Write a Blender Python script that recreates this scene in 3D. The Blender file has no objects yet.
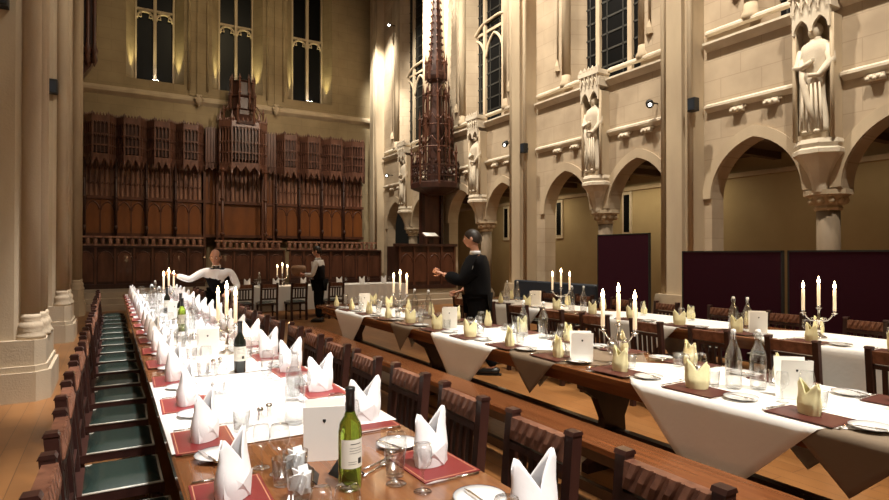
import bpy, math, random
from mathutils import Matrix, Vector
random.seed(7)
PI = math.pi
S = bpy.context.scene
COL = S.collection
R = math.radians

# ------------------------------------------------------------------ camera
cam_d = bpy.data.cameras.new('camera'); cam = bpy.data.objects.new('camera', cam_d); COL.objects.link(cam)
cam.location = (0, 0, 1.5); cam.rotation_euler = (R(90.45), 0, R(-30.3))
cam_d.sensor_width = 36; cam_d.lens = 572/889*36; cam_d.clip_start = .02; cam_d.clip_end = 200
S.camera = cam
# ------------------------------------------------------------------ world and exposure
w = bpy.data.worlds.new('world'); S.world = w; w.use_nodes = True
w.node_tree.nodes['Background'].inputs[0].default_value = (.9, .75, .55, 1)
w.node_tree.nodes['Background'].inputs[1].default_value = .006
S.view_settings.view_transform = 'Standard'; S.view_settings.look = 'None'
S.view_settings.gamma = 1; S.view_settings.use_curve_mapping = False
S.view_settings.exposure = 0.75
S.cycles.transparent_max_bounces = 48
# ------------------------------------------------------------------ lights
def spot(name, loc, target, power, size, col=(1, .85, .66), blend=.6, rad=.15):
    d = bpy.data.lights.new(name, 'SPOT'); d.energy = power; d.spot_size = R(size); d.spot_blend = blend
    d.color = col; d.shadow_soft_size = rad
    o = bpy.data.objects.new(name, d); COL.objects.link(o); o.location = loc
    o.rotation_euler = (Vector(target)-Vector(loc)).to_track_quat('-Z', 'Y').to_euler(); return o
def area(name, loc, target, power, sx, sy, col=(1, .82, .6)):
    d = bpy.data.lights.new(name, 'AREA'); d.energy = power; d.shape = 'RECTANGLE'; d.size = sx; d.size_y = sy; d.color = col
    o = bpy.data.objects.new(name, d); COL.objects.link(o); o.location = loc
    o.rotation_euler = (Vector(target)-Vector(loc)).to_track_quat('-Z', 'Y').to_euler(); return o
WARM = (1, .90, .75); WHITE = (1, .98, .97)
# spotlights of the roof trusses on the tables
spot('table_spot', (1.2, -1.8, 8.5), (.75, 1.9, .75), 1900, 24, WHITE, .8)
spot('table_spot', (1.6, 2.2, 9.5), (.7, 4.0, .75), 3000, 20, WHITE, .6)
spot('table_spot', (1.6, 6.0, 9.5), (.7, 7.6, .75), 4200, 25, WHITE, .5)
spot('table_spot', (1.6, 9.5, 9.5), (.7, 11.0, .75), 2600, 26, WHITE, .5)
spot('table_spot', (3.4, -1.6, 9.5), (3.05, 2.4, .75), 2600, 26, (1, .95, .85), .7)
spot('table_spot', (4.2, 4.5, 9.5), (3.1, 5.8, .75), 1600, 30, (1, .95, .85), .7)
spot('table_spot', (6.6, 3.0, 9.5), (5.4, 4.0, .75), 1500, 34, (1, .92, .78), .7)
spot('table_spot', (5.0, 12.5, 9.5), (4.2, 13.7, .75), 520, 26, (1, .9, .75), .7)
spot('chair_spot', (-.5, -1.0, 7.5), (.4, 3.8, .4), 230, 62, (1, .86, .68), .9)
spot('chair_spot', (3.0, -2.0, 8.5), (2.6, 3.5, .4), 1200, 60, (1, .87, .7), .9)
# roof floods that wash the right wall
for k, y in enumerate((1.5, 6.5, 11.5, 16.5)):
    spot('wall_flood', (5.6, y, 12.0), (9.7, y+.8, 5.6), (2500, 2450, 2400, 2300)[k], 76, WARM, .9)
spot('column_flood', (7.7, 18.9, 12.3), (9.4, 20.9, 8.6), 5200, 24, (1, .95, .82), 1)
spot('column_flood', (8.4, 17.2, 11.0), (9.5, 20.6, 6.0), 1900, 24, (1, .93, .8), 1)
spot('column_flood', (6.3, 15.2, 11.3), (9.5, 17.0, 9.4), 3000, 46, (1, .95, .82), .9)
spot('column_flood', (6.0, 12.0, 11.0), (9.5, 14.6, 8.8), 900, 46, (1, .93, .78), .6)
# left pillars, far wall, passage, woodwork
spot('pillar_flood', (3.2, 3.0, 11.5), (-1, 9.0, 6.5), 900, 52, (1, .93, .80), .9)
spot('far_flood', (4.0, 14.5, 12.0), (4.0, 21.9, 7.6), 300, 90, (1, .78, .42), .9)
spot('stall_flood', (5.6, 13.5, 8.6), (4.7, 21.4, 3.8), 700, 62, (1, .82, .62), .9)
for y, p in ((4.5, 3.5), (9.5, 22), (14.5, 22)):
    area('passage_lamp', (11.2, y, 3.38), (11.2, y, 0), p, .5, 3.0, (1, .82, .52))
area('roof_glow', (4, 9, 12.4), (4, 9, 0), 260, 8, 18, (1, .84, .64))

# ------------------------------------------------------------------ materials
def mat(name, col, rough=.5, metal=0, spec=.5, trans=0, ior=1.45, noise=None, bump=0, emit=None, coat=0, bscale=60, sheen=0):
    m = bpy.data.materials.new(name); m.use_nodes = True; nt = m.node_tree; b = nt.nodes['Principled BSDF']
    b.inputs['Base Color'].default_value = (*col, 1); b.inputs['Roughness'].default_value = rough
    b.inputs['Metallic'].default_value = metal; b.inputs['Specular IOR Level'].default_value = spec
    b.inputs['Transmission Weight'].default_value = trans; b.inputs['IOR'].default_value = ior
    b.inputs['Coat Weight'].default_value = coat; b.inputs['Sheen Weight'].default_value = sheen
    if emit: b.inputs['Emission Color'].default_value = (*emit[0], 1); b.inputs['Emission Strength'].default_value = emit[1]
    if noise:                      # (other colour, (scale xyz), detail)
        c2, sc, det = noise
        tc = nt.nodes.new('ShaderNodeTexCoord'); mp = nt.nodes.new('ShaderNodeMapping'); mp.inputs['Scale'].default_value = sc
        n = nt.nodes.new('ShaderNodeTexNoise'); n.inputs['Scale'].default_value = 1; n.inputs['Detail'].default_value = det
        rp = nt.nodes.new('ShaderNodeValToRGB'); rp.color_ramp.elements[0].position = .35; rp.color_ramp.elements[1].position = .68
        rp.color_ramp.elements[0].color = (*col, 1); rp.color_ramp.elements[1].color = (*c2, 1)
        nt.links.new(tc.outputs['Object'], mp.inputs[0]); nt.links.new(mp.outputs[0], n.inputs['Vector'])
        nt.links.new(n.outputs['Fac'], rp.inputs[0]); nt.links.new(rp.outputs[0], b.inputs['Base Color'])
    if bump:
        tc = nt.nodes.new('ShaderNodeTexCoord'); n = nt.nodes.new('ShaderNodeTexNoise'); n.inputs['Scale'].default_value = bscale
        bp = nt.nodes.new('ShaderNodeBump'); bp.inputs['Strength'].default_value = bump; bp.inputs['Distance'].default_value = .01
        nt.links.new(tc.outputs['Object'], n.inputs['Vector']); nt.links.new(n.outputs['Fac'], bp.inputs['Height'])
        nt.links.new(bp.outputs[0], b.inputs['Normal'])
    return m
def brick_mat(name, c1, c2, mortar, bw, bh, ax, rough=.8, msize=.008, offset=.5, patch=.25, spec=.3):
    m = bpy.data.materials.new(name); m.use_nodes = True; nt = m.node_tree; b = nt.nodes['Principled BSDF']
    b.inputs['Roughness'].default_value = rough; b.inputs['Specular IOR Level'].default_value = spec
    tc = nt.nodes.new('ShaderNodeTexCoord'); sp = nt.nodes.new('ShaderNodeSeparateXYZ'); cb = nt.nodes.new('ShaderNodeCombineXYZ')
    br = nt.nodes.new('ShaderNodeTexBrick'); br.inputs['Scale'].default_value = 1; br.offset = offset
    br.inputs['Brick Width'].default_value = bw; br.inputs['Row Height'].default_value = bh; br.inputs['Mortar Size'].default_value = msize
    br.inputs['Color1'].default_value = (*c1, 1); br.inputs['Color2'].default_value = (*c2, 1); br.inputs['Mortar'].default_value = (*mortar, 1)
    nt.links.new(tc.outputs['Object'], sp.inputs[0])
    nt.links.new(sp.outputs[ax[0]], cb.inputs[0]); nt.links.new(sp.outputs[ax[1]], cb.inputs[1]); nt.links.new(cb.outputs[0], br.inputs['Vector'])
    n = nt.nodes.new('ShaderNodeTexNoise'); n.inputs['Scale'].default_value = 1.3; n.inputs['Detail'].default_value = 6
    nt.links.new(tc.outputs['Object'], n.inputs['Vector'])
    mx = nt.nodes.new('ShaderNodeMix'); mx.data_type = 'RGBA'; mx.blend_type = 'MULTIPLY'; mx.inputs[0].default_value = patch*2
    rp = nt.nodes.new('ShaderNodeValToRGB'); rp.color_ramp.elements[0].color = (.45, .42, .4, 1); rp.color_ramp.elements[0].position = .3; rp.color_ramp.elements[1].position = .65
    nt.links.new(n.outputs['Fac'], rp.inputs[0]); nt.links.new(br.outputs['Color'], mx.inputs[6]); nt.links.new(rp.outputs[0], mx.inputs[7])
    nt.links.new(mx.outputs[2], b.inputs['Base Color'])
    bp = nt.nodes.new('ShaderNodeBump'); bp.inputs['Strength'].default_value = .12; bp.inputs['Distance'].default_value = .01
    nt.links.new(br.outputs['Fac'], bp.inputs['Height']); bp.invert = True; nt.links.new(bp.outputs[0], b.inputs['Normal'])
    return m
M = {}
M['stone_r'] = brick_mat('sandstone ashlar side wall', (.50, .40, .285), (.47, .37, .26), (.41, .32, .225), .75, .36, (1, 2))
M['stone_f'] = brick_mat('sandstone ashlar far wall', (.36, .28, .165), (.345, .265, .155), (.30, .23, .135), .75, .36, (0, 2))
M['stone'] = mat('carved sandstone', (.52, .42, .29), .8, spec=.3, noise=((.42, .33, .23), (2, 2, .7), 5), bump=.25)
M['stone_lt'] = mat('pale carved sandstone', (.68, .60, .48), .8, spec=.3, noise=((.56, .48, .37), (3, 3, 3), 5), bump=.3)
M['stone_shade'] = mat('column stone with shade in colour', (.22, .165, .11), .7, spec=.3, noise=((.16, .12, .08), (3, 3, 1), 4))  # carved sandstone darkened: the shade on the arcade columns is in the colour
M['plaster'] = mat('tan passage plaster', (.42, .33, .19), .9, noise=((.35, .27, .15), (1, 1, 1), 4))
M['floor'] = brick_mat('warm parquet', (.30, .135, .045), (.25, .105, .033), (.12, .05, .02), 1.1, .14, (1, 0), .32, .003, .37, .3, .5)
M['step'] = mat('pale stone steps', (.42, .34, .25), .7, noise=((.34, .27, .2), (2, 2, 2), 4))
M['oak'] = mat('red brown oak carving', (.125, .048, .027), .36, noise=((.07, .025, .014), (6, 6, 1.5), 5), coat=.15)
M['oak_dk'] = mat('dark oak carving', (.055, .02, .013), .42, noise=((.03, .011, .008), (6, 6, 2), 5), coat=.15)
M['oak_lt'] = mat('lighter oak tracery', (.17, .08, .054), .34, noise=((.09, .038, .026), (6, 6, 2), 4))  # lighter than the oak core behind it
M['oak_panel'] = mat('orange oak panel', (.22, .075, .022), .34, noise=((.12, .04, .014), (2.5, 2.5, .8), 5), coat=.2)
M['oak_pink'] = mat('pale red oak boarding', (.40, .21, .14), .32, noise=((.14, .06, .04), (9, 9, 1.5), 4), coat=.2)
M['table'] = mat('polished brown table wood', (.24, .095, .035), .2, noise=((.16, .06, .022), (30, 1.2, 30), 6), coat=.4)
M['bench'] = mat('polished chestnut bench wood', (.21, .075, .028), .25, noise=((.14, .048, .018), (30, 1.2, 30), 6), coat=.3)
M['chair'] = mat('dark chair wood', (.040, .013, .009), .42, noise=((.025, .008, .006), (20, 20, 3), 4), coat=.08)
M['chair_c'] = mat('carved chair rail wood', (.21, .09, .052), .45, noise=((.10, .038, .022), (20, 20, 20), 4))
M['leather'] = mat('dark green leather', (.013, .024, .020), .26, spec=.7, bump=.1, bscale=160)
M['piping'] = mat('pale stitched seat edge', (.45, .42, .36), .35)
M['cloth'] = mat('white linen', (.86, .85, .83), .85, bump=.15, bscale=25)
M['cloth_taupe'] = mat('taupe linen', (.20, .15, .105), .85, bump=.15, bscale=25)
M['napkin'] = mat('white napkin linen', (.86, .85, .86), .8, bump=.1, bscale=40)
M['napkin_y'] = mat('napkin paper tinted by yellow light', (.92, .86, .52), .75, bump=.1, bscale=40)  # yellow of the light over these tables is put into the napkin colour
M['mat_r'] = mat('dark red place mat', (.19, .022, .022), .45)
M['mat_b'] = mat('maroon brown place mat', (.085, .022, .017), .45)
M['mat_line'] = mat('gold mat border', (.55, .28, .16), .4)
M['china'] = mat('white china', (.85, .85, .85), .15, coat=.3)
M['china_rim'] = mat('dark china rim line', (.05, .05, .08), .2)
M['silver'] = mat('polished silver', (.78, .76, .74), .16, metal=1)
def thin_glass(name, tint):
    m = bpy.data.materials.new(name); m.use_nodes = True; nt = m.node_tree; nt.nodes.remove(nt.nodes['Principled BSDF'])
    out = nt.nodes['Material Output']; lw = nt.nodes.new('ShaderNodeLayerWeight'); pw = nt.nodes.new('ShaderNodeMath'); pw.operation = 'POWER'; pw.inputs[1].default_value = 2.5
    ma = nt.nodes.new('ShaderNodeMath'); ma.operation = 'MULTIPLY_ADD'; ma.inputs[1].default_value = .6; ma.inputs[2].default_value = .11
    tr = nt.nodes.new('ShaderNodeBsdfTransparent'); tr.inputs[0].default_value = (*tint, 1); gl = nt.nodes.new('ShaderNodeBsdfGlossy'); gl.inputs['Roughness'].default_value = .12
    mx = nt.nodes.new('ShaderNodeMixShader'); nt.links.new(lw.outputs['Facing'], pw.inputs[0]); nt.links.new(pw.outputs[0], ma.inputs[0]); nt.links.new(ma.outputs[0], mx.inputs[0])
    nt.links.new(tr.outputs[0], mx.inputs[1]); nt.links.new(gl.outputs[0], mx.inputs[2]); nt.links.new(mx.outputs[0], out.inputs[0]); return m
M['glass'] = thin_glass('clear glass', (.96, .965, .965))
M['glass_g'] = mat('green bottle glass', (.30, .42, .05), .04, trans=.85, ior=1.45)
M['glass_d'] = mat('near black bottle glass', (.012, .014, .01), .06, spec=.7)
M['wine'] = mat('pale wine', (.55, .6, .12), .1, trans=.6)
M['foil'] = mat('black bottle foil', (.012, .012, .012), .35)
M['paper'] = mat('white card', (.92, .91, .87), .7)
M['ink'] = mat('black ink', (.02, .02, .02), .6)
M['label'] = mat('cream bottle label', (.72, .7, .62), .6)
M['wax'] = mat('ivory candle wax', (.88, .78, .62), .4, emit=((1, .7, .4), .35))
M['flame'] = mat('candle flame', (1, .8, .4), .5, emit=((1, .72, .35), 32))
M['lamp'] = mat('lit lamp lens', (1, 1, 1), .5, emit=((1, .95, .85), 40))
M['lamp_d'] = mat('lit small lamp lens', (1, 1, 1), .5, emit=((1, .95, .85), 6))
M['black'] = mat('black matt metal', (.012, .012, .012), .5)
M['screen'] = mat('maroon felt screen', (.030, .006, .012), .95, spec=.1)
M['screen_b'] = mat('blue black vinyl', (.018, .024, .035), .5)
M['night'] = mat('night dark window glass', (.004, .004, .004), .35, spec=.15)
M['lead'] = mat('dull window lead', (.03, .028, .022), .6)
M['skin'] = mat('skin', (.55, .28, .19), .55)
M['skin_d'] = mat('brown skin', (.36, .17, .10), .55)
M['hair'] = mat('dark hair', (.02, .012, .008), .5)
M['suit'] = mat('black suit cloth', (.004, .004, .005), .95, spec=.15)
M['vest'] = mat('black waistcoat', (.007, .006, .009), .85, spec=.2)
M['shirt'] = mat('white shirt cotton', (.78, .77, .78), .8)
M['white_eye'] = mat('eye white', (.8, .8, .8), .3)
M['lip'] = mat('lip', (.40, .14, .11), .5)
M['tray'] = mat('brown leather pouch', (.28, .16, .09), .5)
M['ceil'] = mat('dark roof timber', (.10, .06, .035), .8)
M['sugar'] = mat('white sugar sachets', (.85, .85, .85), .7)

# ------------------------------------------------------------------ mesh builder
class MB:
    def __init__(s): s.v = []; s.f = []; s.sm = []; s.mi = []; s.T = Matrix.Identity(4); s.cur = 0
    def add(s, vs, fs, smooth=False):
        n = len(s.v)
        for p in vs: s.v.append(tuple(s.T @ Vector(p)))
        for f in fs: s.f.append(tuple(i+n for i in f)); s.sm.append(smooth); s.mi.append(s.cur)
        return s
    def box(s, x0, x1, y0, y1, z0, z1):
        x0, x1 = min(x0, x1), max(x0, x1); y0, y1 = min(y0, y1), max(y0, y1); z0, z1 = min(z0, z1), max(z0, z1)
        return s.add([(x0,y0,z0),(x1,y0,z0),(x1,y1,z0),(x0,y1,z0),(x0,y0,z1),(x1,y0,z1),(x1,y1,z1),(x0,y1,z1)],
              [(0,3,2,1),(4,5,6,7),(0,1,5,4),(1,2,6,5),(2,3,7,6),(3,0,4,7)])
    def bbox(s, x0, x1, y0, y1, z0, z1, b=.01):       # box with chamfered vertical and top edges
        P = [(x0+b,y0),(x1-b,y0),(x1,y0+b),(x1,y1-b),(x1-b,y1),(x0+b,y1),(x0,y1-b),(x0,y0+b)]
        Q = [(x0+b,y0+b),(x1-b,y0+b),(x1-b,y0+b),(x1-b,y1-b),(x1-b,y1-b),(x0+b,y1-b),(x0+b,y1-b),(x0+b,y0+b)]
        vs = [(p[0],p[1],z0) for p in P]+[(p[0],p[1],z1-b) for p in P]+[(q[0],q[1],z1) for q in (Q[0],Q[1],Q[3],Q[5])]
        fs = [tuple(reversed(range(8)))]+[(i,(i+1)%8,8+(i+1)%8,8+i) for i in range(8)]
        fs += [(8,9,17,16),(9,10,17),(10,11,18,17),(11,12,18),(12,13,19,18),(13,14,19),(14,15,16,19),(15,8,16),(16,17,18,19)]
        return s.add(vs, fs)
    def prism(s, pts, a0, a1, ax='x'):                  # polygon extruded along an axis
        n = len(pts)
        def P(p, a):
            return (a, p[0], p[1]) if ax == 'x' else ((p[0], a, p[1]) if ax == 'y' else (p[0], p[1], a))
        vs = [P(p, a0) for p in pts]+[P(p, a1) for p in pts]
        return s.add(vs, [tuple(range(n)), tuple(reversed(range(n, 2*n)))]+[(i, i+n, (i+1)%n+n, (i+1)%n) for i in range(n)])
    def lathe(s, prof, c=(0,0,0), n=16, smooth=True, sx=1, sy=1, rot=0):
        vs = []; fs = []
        for r, z in prof:
            for k in range(n):
                a = 2*PI*k/n+rot; vs.append((c[0]+r*sx*math.cos(a), c[1]+r*sy*math.sin(a), c[2]+z))
        for i in range(len(prof)-1):
            for k in range(n): fs.append((i*n+k, i*n+(k+1)%n, (i+1)*n+(k+1)%n, (i+1)*n+k))
        if prof[0][0] > 1e-5: fs.append(tuple(reversed(range(n))))
        if prof[-1][0] > 1e-5: fs.append(tuple(range((len(prof)-1)*n, len(prof)*n)))
        return s.add(vs, fs, smooth)
    def open_lathe(s, prof, c=(0,0,0), n=16):
        vs = []; fs = []
        for r, z in prof:
            for k in range(n): a = 2*PI*k/n; vs.append((c[0]+r*math.cos(a), c[1]+r*math.sin(a), c[2]+z))
        for i in range(len(prof)-1):
            for k in range(n): fs.append((i*n+k, i*n+(k+1)%n, (i+1)*n+(k+1)%n, (i+1)*n+k))
        return s.add(vs, fs, True)
    def cyl(s, c, r, z0, z1, n=12, smooth=True): return s.lathe([(r, z0), (r, z1)], c, n, smooth)
    def tube(s, pts, r, n=8, smooth=True, flat=1):
        pts = [Vector(p) for p in pts]; rs = r if isinstance(r, (list, tuple)) else [r]*len(pts); vs = []; fs = []
        up = Vector((0,0,1)); prev = None
        for i, p in enumerate(pts):
            t = (pts[min(i+1,len(pts)-1)]-pts[max(i-1,0)]).normalized()
            if prev is None: u = t.cross(up if abs(t.z) < .95 else Vector((1,0,0))).normalized()
            else: u = (prev-t*prev.dot(t)).normalized()
            prev = u; v = t.cross(u)
            for k in range(n):
                a = 2*PI*k/n; vs.append(p+u*math.cos(a)*rs[i]+v*math.sin(a)*rs[i]*flat)
        for i in range(len(pts)-1):
            for k in range(n): fs.append((i*n+k, i*n+(k+1)%n, (i+1)*n+(k+1)%n, (i+1)*n+k))
        fs.append(tuple(reversed(range(n)))); fs.append(tuple(range((len(pts)-1)*n, len(pts)*n)))
        return s.add(vs, fs, smooth)
    def bar(s, p, q, w, h=None):                        # square bar between two points
        return s.tube([p, q], w*.707, 4, False)
    def ball(s, c, rx, ry=None, rz=None, n=12, m=8):
        ry = ry or rx; rz = rz or rx
        prof = [(math.sin(PI*i/m), -math.cos(PI*i/m)) for i in range(m+1)]
        prof = [(max(r, .0), z) for r, z in prof]; vs = []; fs = []
        for r, z in prof:
            for k in range(n): vs.append((c[0]+rx*r*math.cos(2*PI*k/n), c[1]+ry*r*math.sin(2*PI*k/n), c[2]+rz*z))
        for i in range(m):
            for k in range(n): fs.append((i*n+k, i*n+(k+1)%n, (i+1)*n+(k+1)%n, (i+1)*n+k))
        return s.add(vs, fs, True)
    def build(s, name, m, parent=None, label=None, loc=None):
        me = bpy.data.meshes.new(name); me.from_pydata(s.v, [], s.f); me.update()
        ms = m if isinstance(m, (list, tuple)) else [m]
        for x in ms: me.materials.append(M[x])
        me.polygons.foreach_set('use_smooth', s.sm); me.polygons.foreach_set('material_index', s.mi)
        o = bpy.data.objects.new(name, me); COL.objects.link(o)
        if parent: o.parent = parent
        if label: o['label'] = label
        if loc: o.location = loc
        return o
def tag(o, label, cat, group=None):
    o['label'] = label; o['category'] = cat
    if group: o['group'] = group
    return o
def struct(mb, name, m):
    o = mb.build(name, m); o['kind'] = 'structure'; return o
def thing(name, loc, label, cat, group=None, rz=0):
    o = bpy.data.objects.new(name, None); COL.objects.link(o); o.location = loc; o.rotation_euler = (0, 0, rz); o.empty_display_size = .1
    return tag(o, label, cat, group)
KIDS = {}
def kids(o):
    if o.name not in KIDS: KIDS[o.name] = [c for c in bpy.data.objects if c.parent == o]
    return KIDS[o.name]
def copy_tree(o, parent=None):
    c = o.copy(); COL.objects.link(c)
    if parent: c.parent = parent
    for ch in kids(o): copy_tree(ch, c)
    return c
used = set(); P_CHAIR = [None]
def place(proto, loc, rz, label, group=None, scale=None):
    o = proto if proto.name not in used else copy_tree(proto)
    if o is proto: used.add(proto.name)
    o.location = loc; o.rotation_euler = (0, 0, rz); o['label'] = label
    if proto is P_CHAIR[0]: o.scale = (1, 1, .95)
    if group: o['group'] = group
    if scale: o.scale = scale
    return o
ORD = ['nearest', 'second', 'third', 'fourth', 'fifth', 'sixth', 'seventh', 'eighth', 'ninth', 'tenth', 'eleventh', 'twelfth',
       'thirteenth', 'fourteenth', 'fifteenth', 'sixteenth', 'seventeenth', 'eighteenth', 'nineteenth', 'twentieth', 'twenty-first', 'twenty-second']

# ------------------------------------------------------------------ shell
XR = 9.5; YF = 21.9; XL = -1.5; ZC = 13.0
ST = [4.68, 9.33, 14.08, 18.85]; PL = [2.2, 7.05, 11.88, 16.6, 21.35]
mb = MB(); mb.box(XL-.4, 12.6, -3.5, 23, -.2, 0); struct(mb, 'floor', 'floor')
mb = MB(); mb.box(XL-.4, 12.6, -3.5, 23, ZC, ZC+.3)
for y in (3, 8, 13, 18): mb.box(XL, XR+.6, y-.2, y+.2, ZC-.5, ZC)
struct(mb, 'ceiling', 'ceil')
mb = MB(); mb.box(XL-.4, XL, -3.5, 23, 0, ZC); struct(mb, 'wall_left', 'stone_r')
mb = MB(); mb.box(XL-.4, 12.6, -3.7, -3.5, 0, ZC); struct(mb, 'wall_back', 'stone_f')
# far wall with three window openings
WX = [1.32, 4.02, 6.72]; ow = .62; WZ0 = 7.45; WZ1 = 12.3; sp = .27
mb = MB()
mb.box(XL, XR+.7, YF, YF+.6, 0, WZ0); mb.box(XL, XR+.7, YF, YF+.6, WZ1, ZC)
edges = [XL]+sum([[x-ow, x+ow] for x in WX], [])+[XR+.7]
for i in range(0, len(edges), 2):
    a, b = edges[i], edges[i+1]
    pts = [(a if i == 0 else a+sp, YF), (b if i == 6 else b-sp, YF), (b, YF+.45), (b, YF+.6), (a, YF+.6), (a, YF+.45)]
    mb.prism(pts, WZ0, WZ1, 'z')
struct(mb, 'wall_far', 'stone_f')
for i, x in enumerate(WX):
    mb = MB()
    mb.box(x-ow, x+ow, YF+.42, YF+.58, WZ0, WZ0+.1); mb.box(x-.05, x+.05, YF+.38, YF+.58, WZ0+.1, WZ1)
    for s in (-1, 1):
        mb.box(x+s*ow, x+s*(ow-.06), YF+.40, YF+.58, WZ0, WZ1)
        for zt in (9.95,):
            cx = x+s*.30; pts = []
            for k in range(13):
                a = PI*k/12; r = .26; pts.append((cx+r*math.cos(a), YF+.44, zt-.28+r*1.05*math.sin(a)))
            mb.tube(pts, .04, 6)
            for q in (-1, 1): mb.tube([(cx+q*.24, YF+.44, zt-.2), (cx+q*.12, YF+.42, zt-.22), (cx+q*.14, YF+.42, zt-.1)], .025, 5)
            mb.box(x+s*.03, x+s*ow, YF+.42, YF+.56, zt+.02, zt+.1)
    fr = mb.build('window_%d' % (i+1), 'stone'); fr['kind'] = 'structure'
    g = MB(); g.box(x-ow, x+ow, YF+.52, YF+.54, WZ0+.1, WZ1); g.build('window_pane', 'night', fr)
    # little uplight standing on the sill
    t = thing('window_uplight', (x, YF+.12, WZ0), 'small uplight at the foot of the %s of three far windows' % ('leftmost', 'middle', 'rightmost')[i], 'light', 'window uplights')
    h = MB(); h.box(-.13, .13, -.05, .05, 0, .05); h.build('housing', 'black', t)
    h = MB(); h.box(-.11, .11, -.035, .035, .05, .056); h.build('lens', 'lamp', t)
    for s, pw in ((-1, 120), (1, 120), (0, 40)):
        spot('window_uplight_beam', (x+s*.60, YF+.16, WZ0+.08), (x+s*.80, YF+.24, WZ0+4.5), pw*(1.0 if i == 0 else .9), 40, (1, .88, .42), .8, .04)
# string course and sill on far wall
mb = MB(); mb.prism([(YF, 6.78), (YF-.12, 6.9), (YF-.12, 6.98), (YF, 7.1)], XL, XR, 'x'); mb.build('trim_1', 'stone')['kind'] = 'structure'
for i, x in enumerate((2.67, 5.37)):
    mb = MB(); mb.lathe([(.0, -.25), (.1, -.12), (.14, 0), (.09, .1), (.12, .16)], (x, YF-.15, 6.95), 8)
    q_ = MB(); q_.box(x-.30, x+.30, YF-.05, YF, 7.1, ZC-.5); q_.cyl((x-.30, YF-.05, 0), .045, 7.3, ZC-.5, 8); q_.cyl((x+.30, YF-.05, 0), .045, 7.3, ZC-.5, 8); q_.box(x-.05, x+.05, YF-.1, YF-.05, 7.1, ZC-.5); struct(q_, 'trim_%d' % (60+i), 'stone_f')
    for k in range(6): mb.ball((x+.12*math.cos(k*PI/3), YF-.20, 6.98+.12*math.sin(k*PI/3)), .055, n=8, m=5)
    tag(mb.build('carved_boss', 'stone'), 'carved stone flower boss under shaft, %s of middle far window' % ('left', 'right')[i], 'carving', 'far wall bosses')

# right wall
mb = MB(); TH = .6; AZ = 2.5; AP = 3.52
def arch_pts(yc, hw, z0, z1, n=10):
    # pointed arch: left springing -> apex -> right springing
    h = z1-z0; rad = (hw*hw+h*h)/(2*hw); out = []
    a1 = math.asin(min(1, h/rad))
    for k in range(n+1):
        a = a1*k/n; out.append((yc+hw-rad+rad*math.cos(a), z0+rad*math.sin(a)))
    left = [(2*yc-p[0], p[1]) for p in out]
    return left+list(reversed(out))[1:]
arches = []
for ys in ST+[-.15]:
    for s in (-1, 1): arches.append(ys+s*1.08)
arches.sort(); HW = .80
for yc in arches:
    ap = arch_pts(yc, HW, AZ, AP)
    y0, y1 = yc-HW, yc+HW
    mb.prism([(y0, 4.0)]+ap+[(y1, 4.0)], XR, XR+.34)
prev = -3.5
for yc in arches+[99]:
    y1 = min(yc-HW, 22.4)
    if y1-prev > .8 or prev == -3.5 or yc == 99: mb.box(XR, XR+.34, prev, y1, 0, 4.0)      # pier behind pilaster
    else: mb.box(XR, XR+.34, prev, y1, AZ, 4.0)
    prev = yc+HW
mb.box(XR, XR+TH, -3.5, 22.4, 4.0, 5.42)
wy = 1.15; prev = -3.5; RZ1 = 11.6
for ys in [-.15]+ST+[99]:
    a = prev; b = min(ys-wy, 22.4)
    pts = [(XR, a if prev == -3.5 else a+.0), (XR, b), (XR+.5, b+(.25 if ys != 99 else 0)), (XR+TH, b+(.25 if ys != 99 else 0)), (XR+TH, a-(.25 if prev != -3.5 else 0)), (XR+.5, a-(.25 if prev != -3.5 else 0))]
    mb.prism(pts, 5.42, RZ1, 'z'); prev = ys+wy
mb.box(XR, XR+TH, -3.5, 22.4, RZ1, ZC)
struct(mb, 'wall_right', 'stone_r')
# passage behind the arcade
mb = MB(); mb.box(12.0, 12.2, -3.5, 22.4, 0, 4.2); struct(mb, 'wall_passage', 'plaster')
mb = MB(); mb.box(XR+.34, 12.0, -3.5, 22.4, 3.62, 3.8)
for k in range(26): mb.box(XR+.34, 12.0, -3.3+k, -3.15+k, 3.48, 3.62)
struct(mb, 'ceiling_passage', 'ceil')
for k, y in enumerate((1.4, 10.78, 13.47, 16.2)):
    mb = MB(); mb.box(11.96, 12.0, y-.16, y+.16, 2.0, 3.18)
    o = mb.build('window_%d' % (4+k), 'stone_lt'); o['kind'] = 'structure'
    g = MB(); g.box(11.945, 11.96, y-.09, y+.09, 2.1, 3.1); g.build('window_pane', 'night', o)
mb = MB(); mb.box(11.93, 12, -3.5, 22.4, 3.2, 3.3); struct(mb, 'trim_2', 'stone')
# string courses on the right wall, cut at the pilasters and statue niches
def course(name, z, d, th, m):
    mb = MB(); cuts = sorted([(y-.3, y+.3) for y in ST]+[(y-.4, y+.4) for y in PL]); a = -3.5
    for c0, c1 in cuts+[(22, 22)]:
        if c0 > a: mb.prism([(XR, z-th), (XR-d*.4, z-th*.7), (XR-d, z-.02), (XR-d, z+.02), (XR, z+.07)], a, c0, 'y')
        a = c1
    struct(mb, name, m)
def course_fix(): pass
course('trim_3', 4.19, .10, .09, 'stone_lt'); course('trim_4', 5.34, .14, .12, 'stone_lt'); course('trim_5', 5.55, .07, .05, 'stone_lt')
# carved bosses under the lower course
n = 0
for ys in [-.15]+ST:
    for s in (-1, 1):
        for q in (.75, 1.35):
            y = ys+s*q
            if y < 1: continue
            mb = MB(); mb.box(XR-.08, XR, y-.11, y+.11, 4.0, 4.09)
            for k in range(5): mb.ball((XR-.09, y-.09+.045*k, 4.02+.02*(k%2)), .04, n=6, m=4)
            mb.box(XR-.05, XR, y-.16, y+.16, 4.06, 4.10)
            tag(mb.build('carved_boss', 'stone_lt'), 'small carved stone boss under the lower string course of right wall', 'carving', 'bosses under the right wall course')
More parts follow.
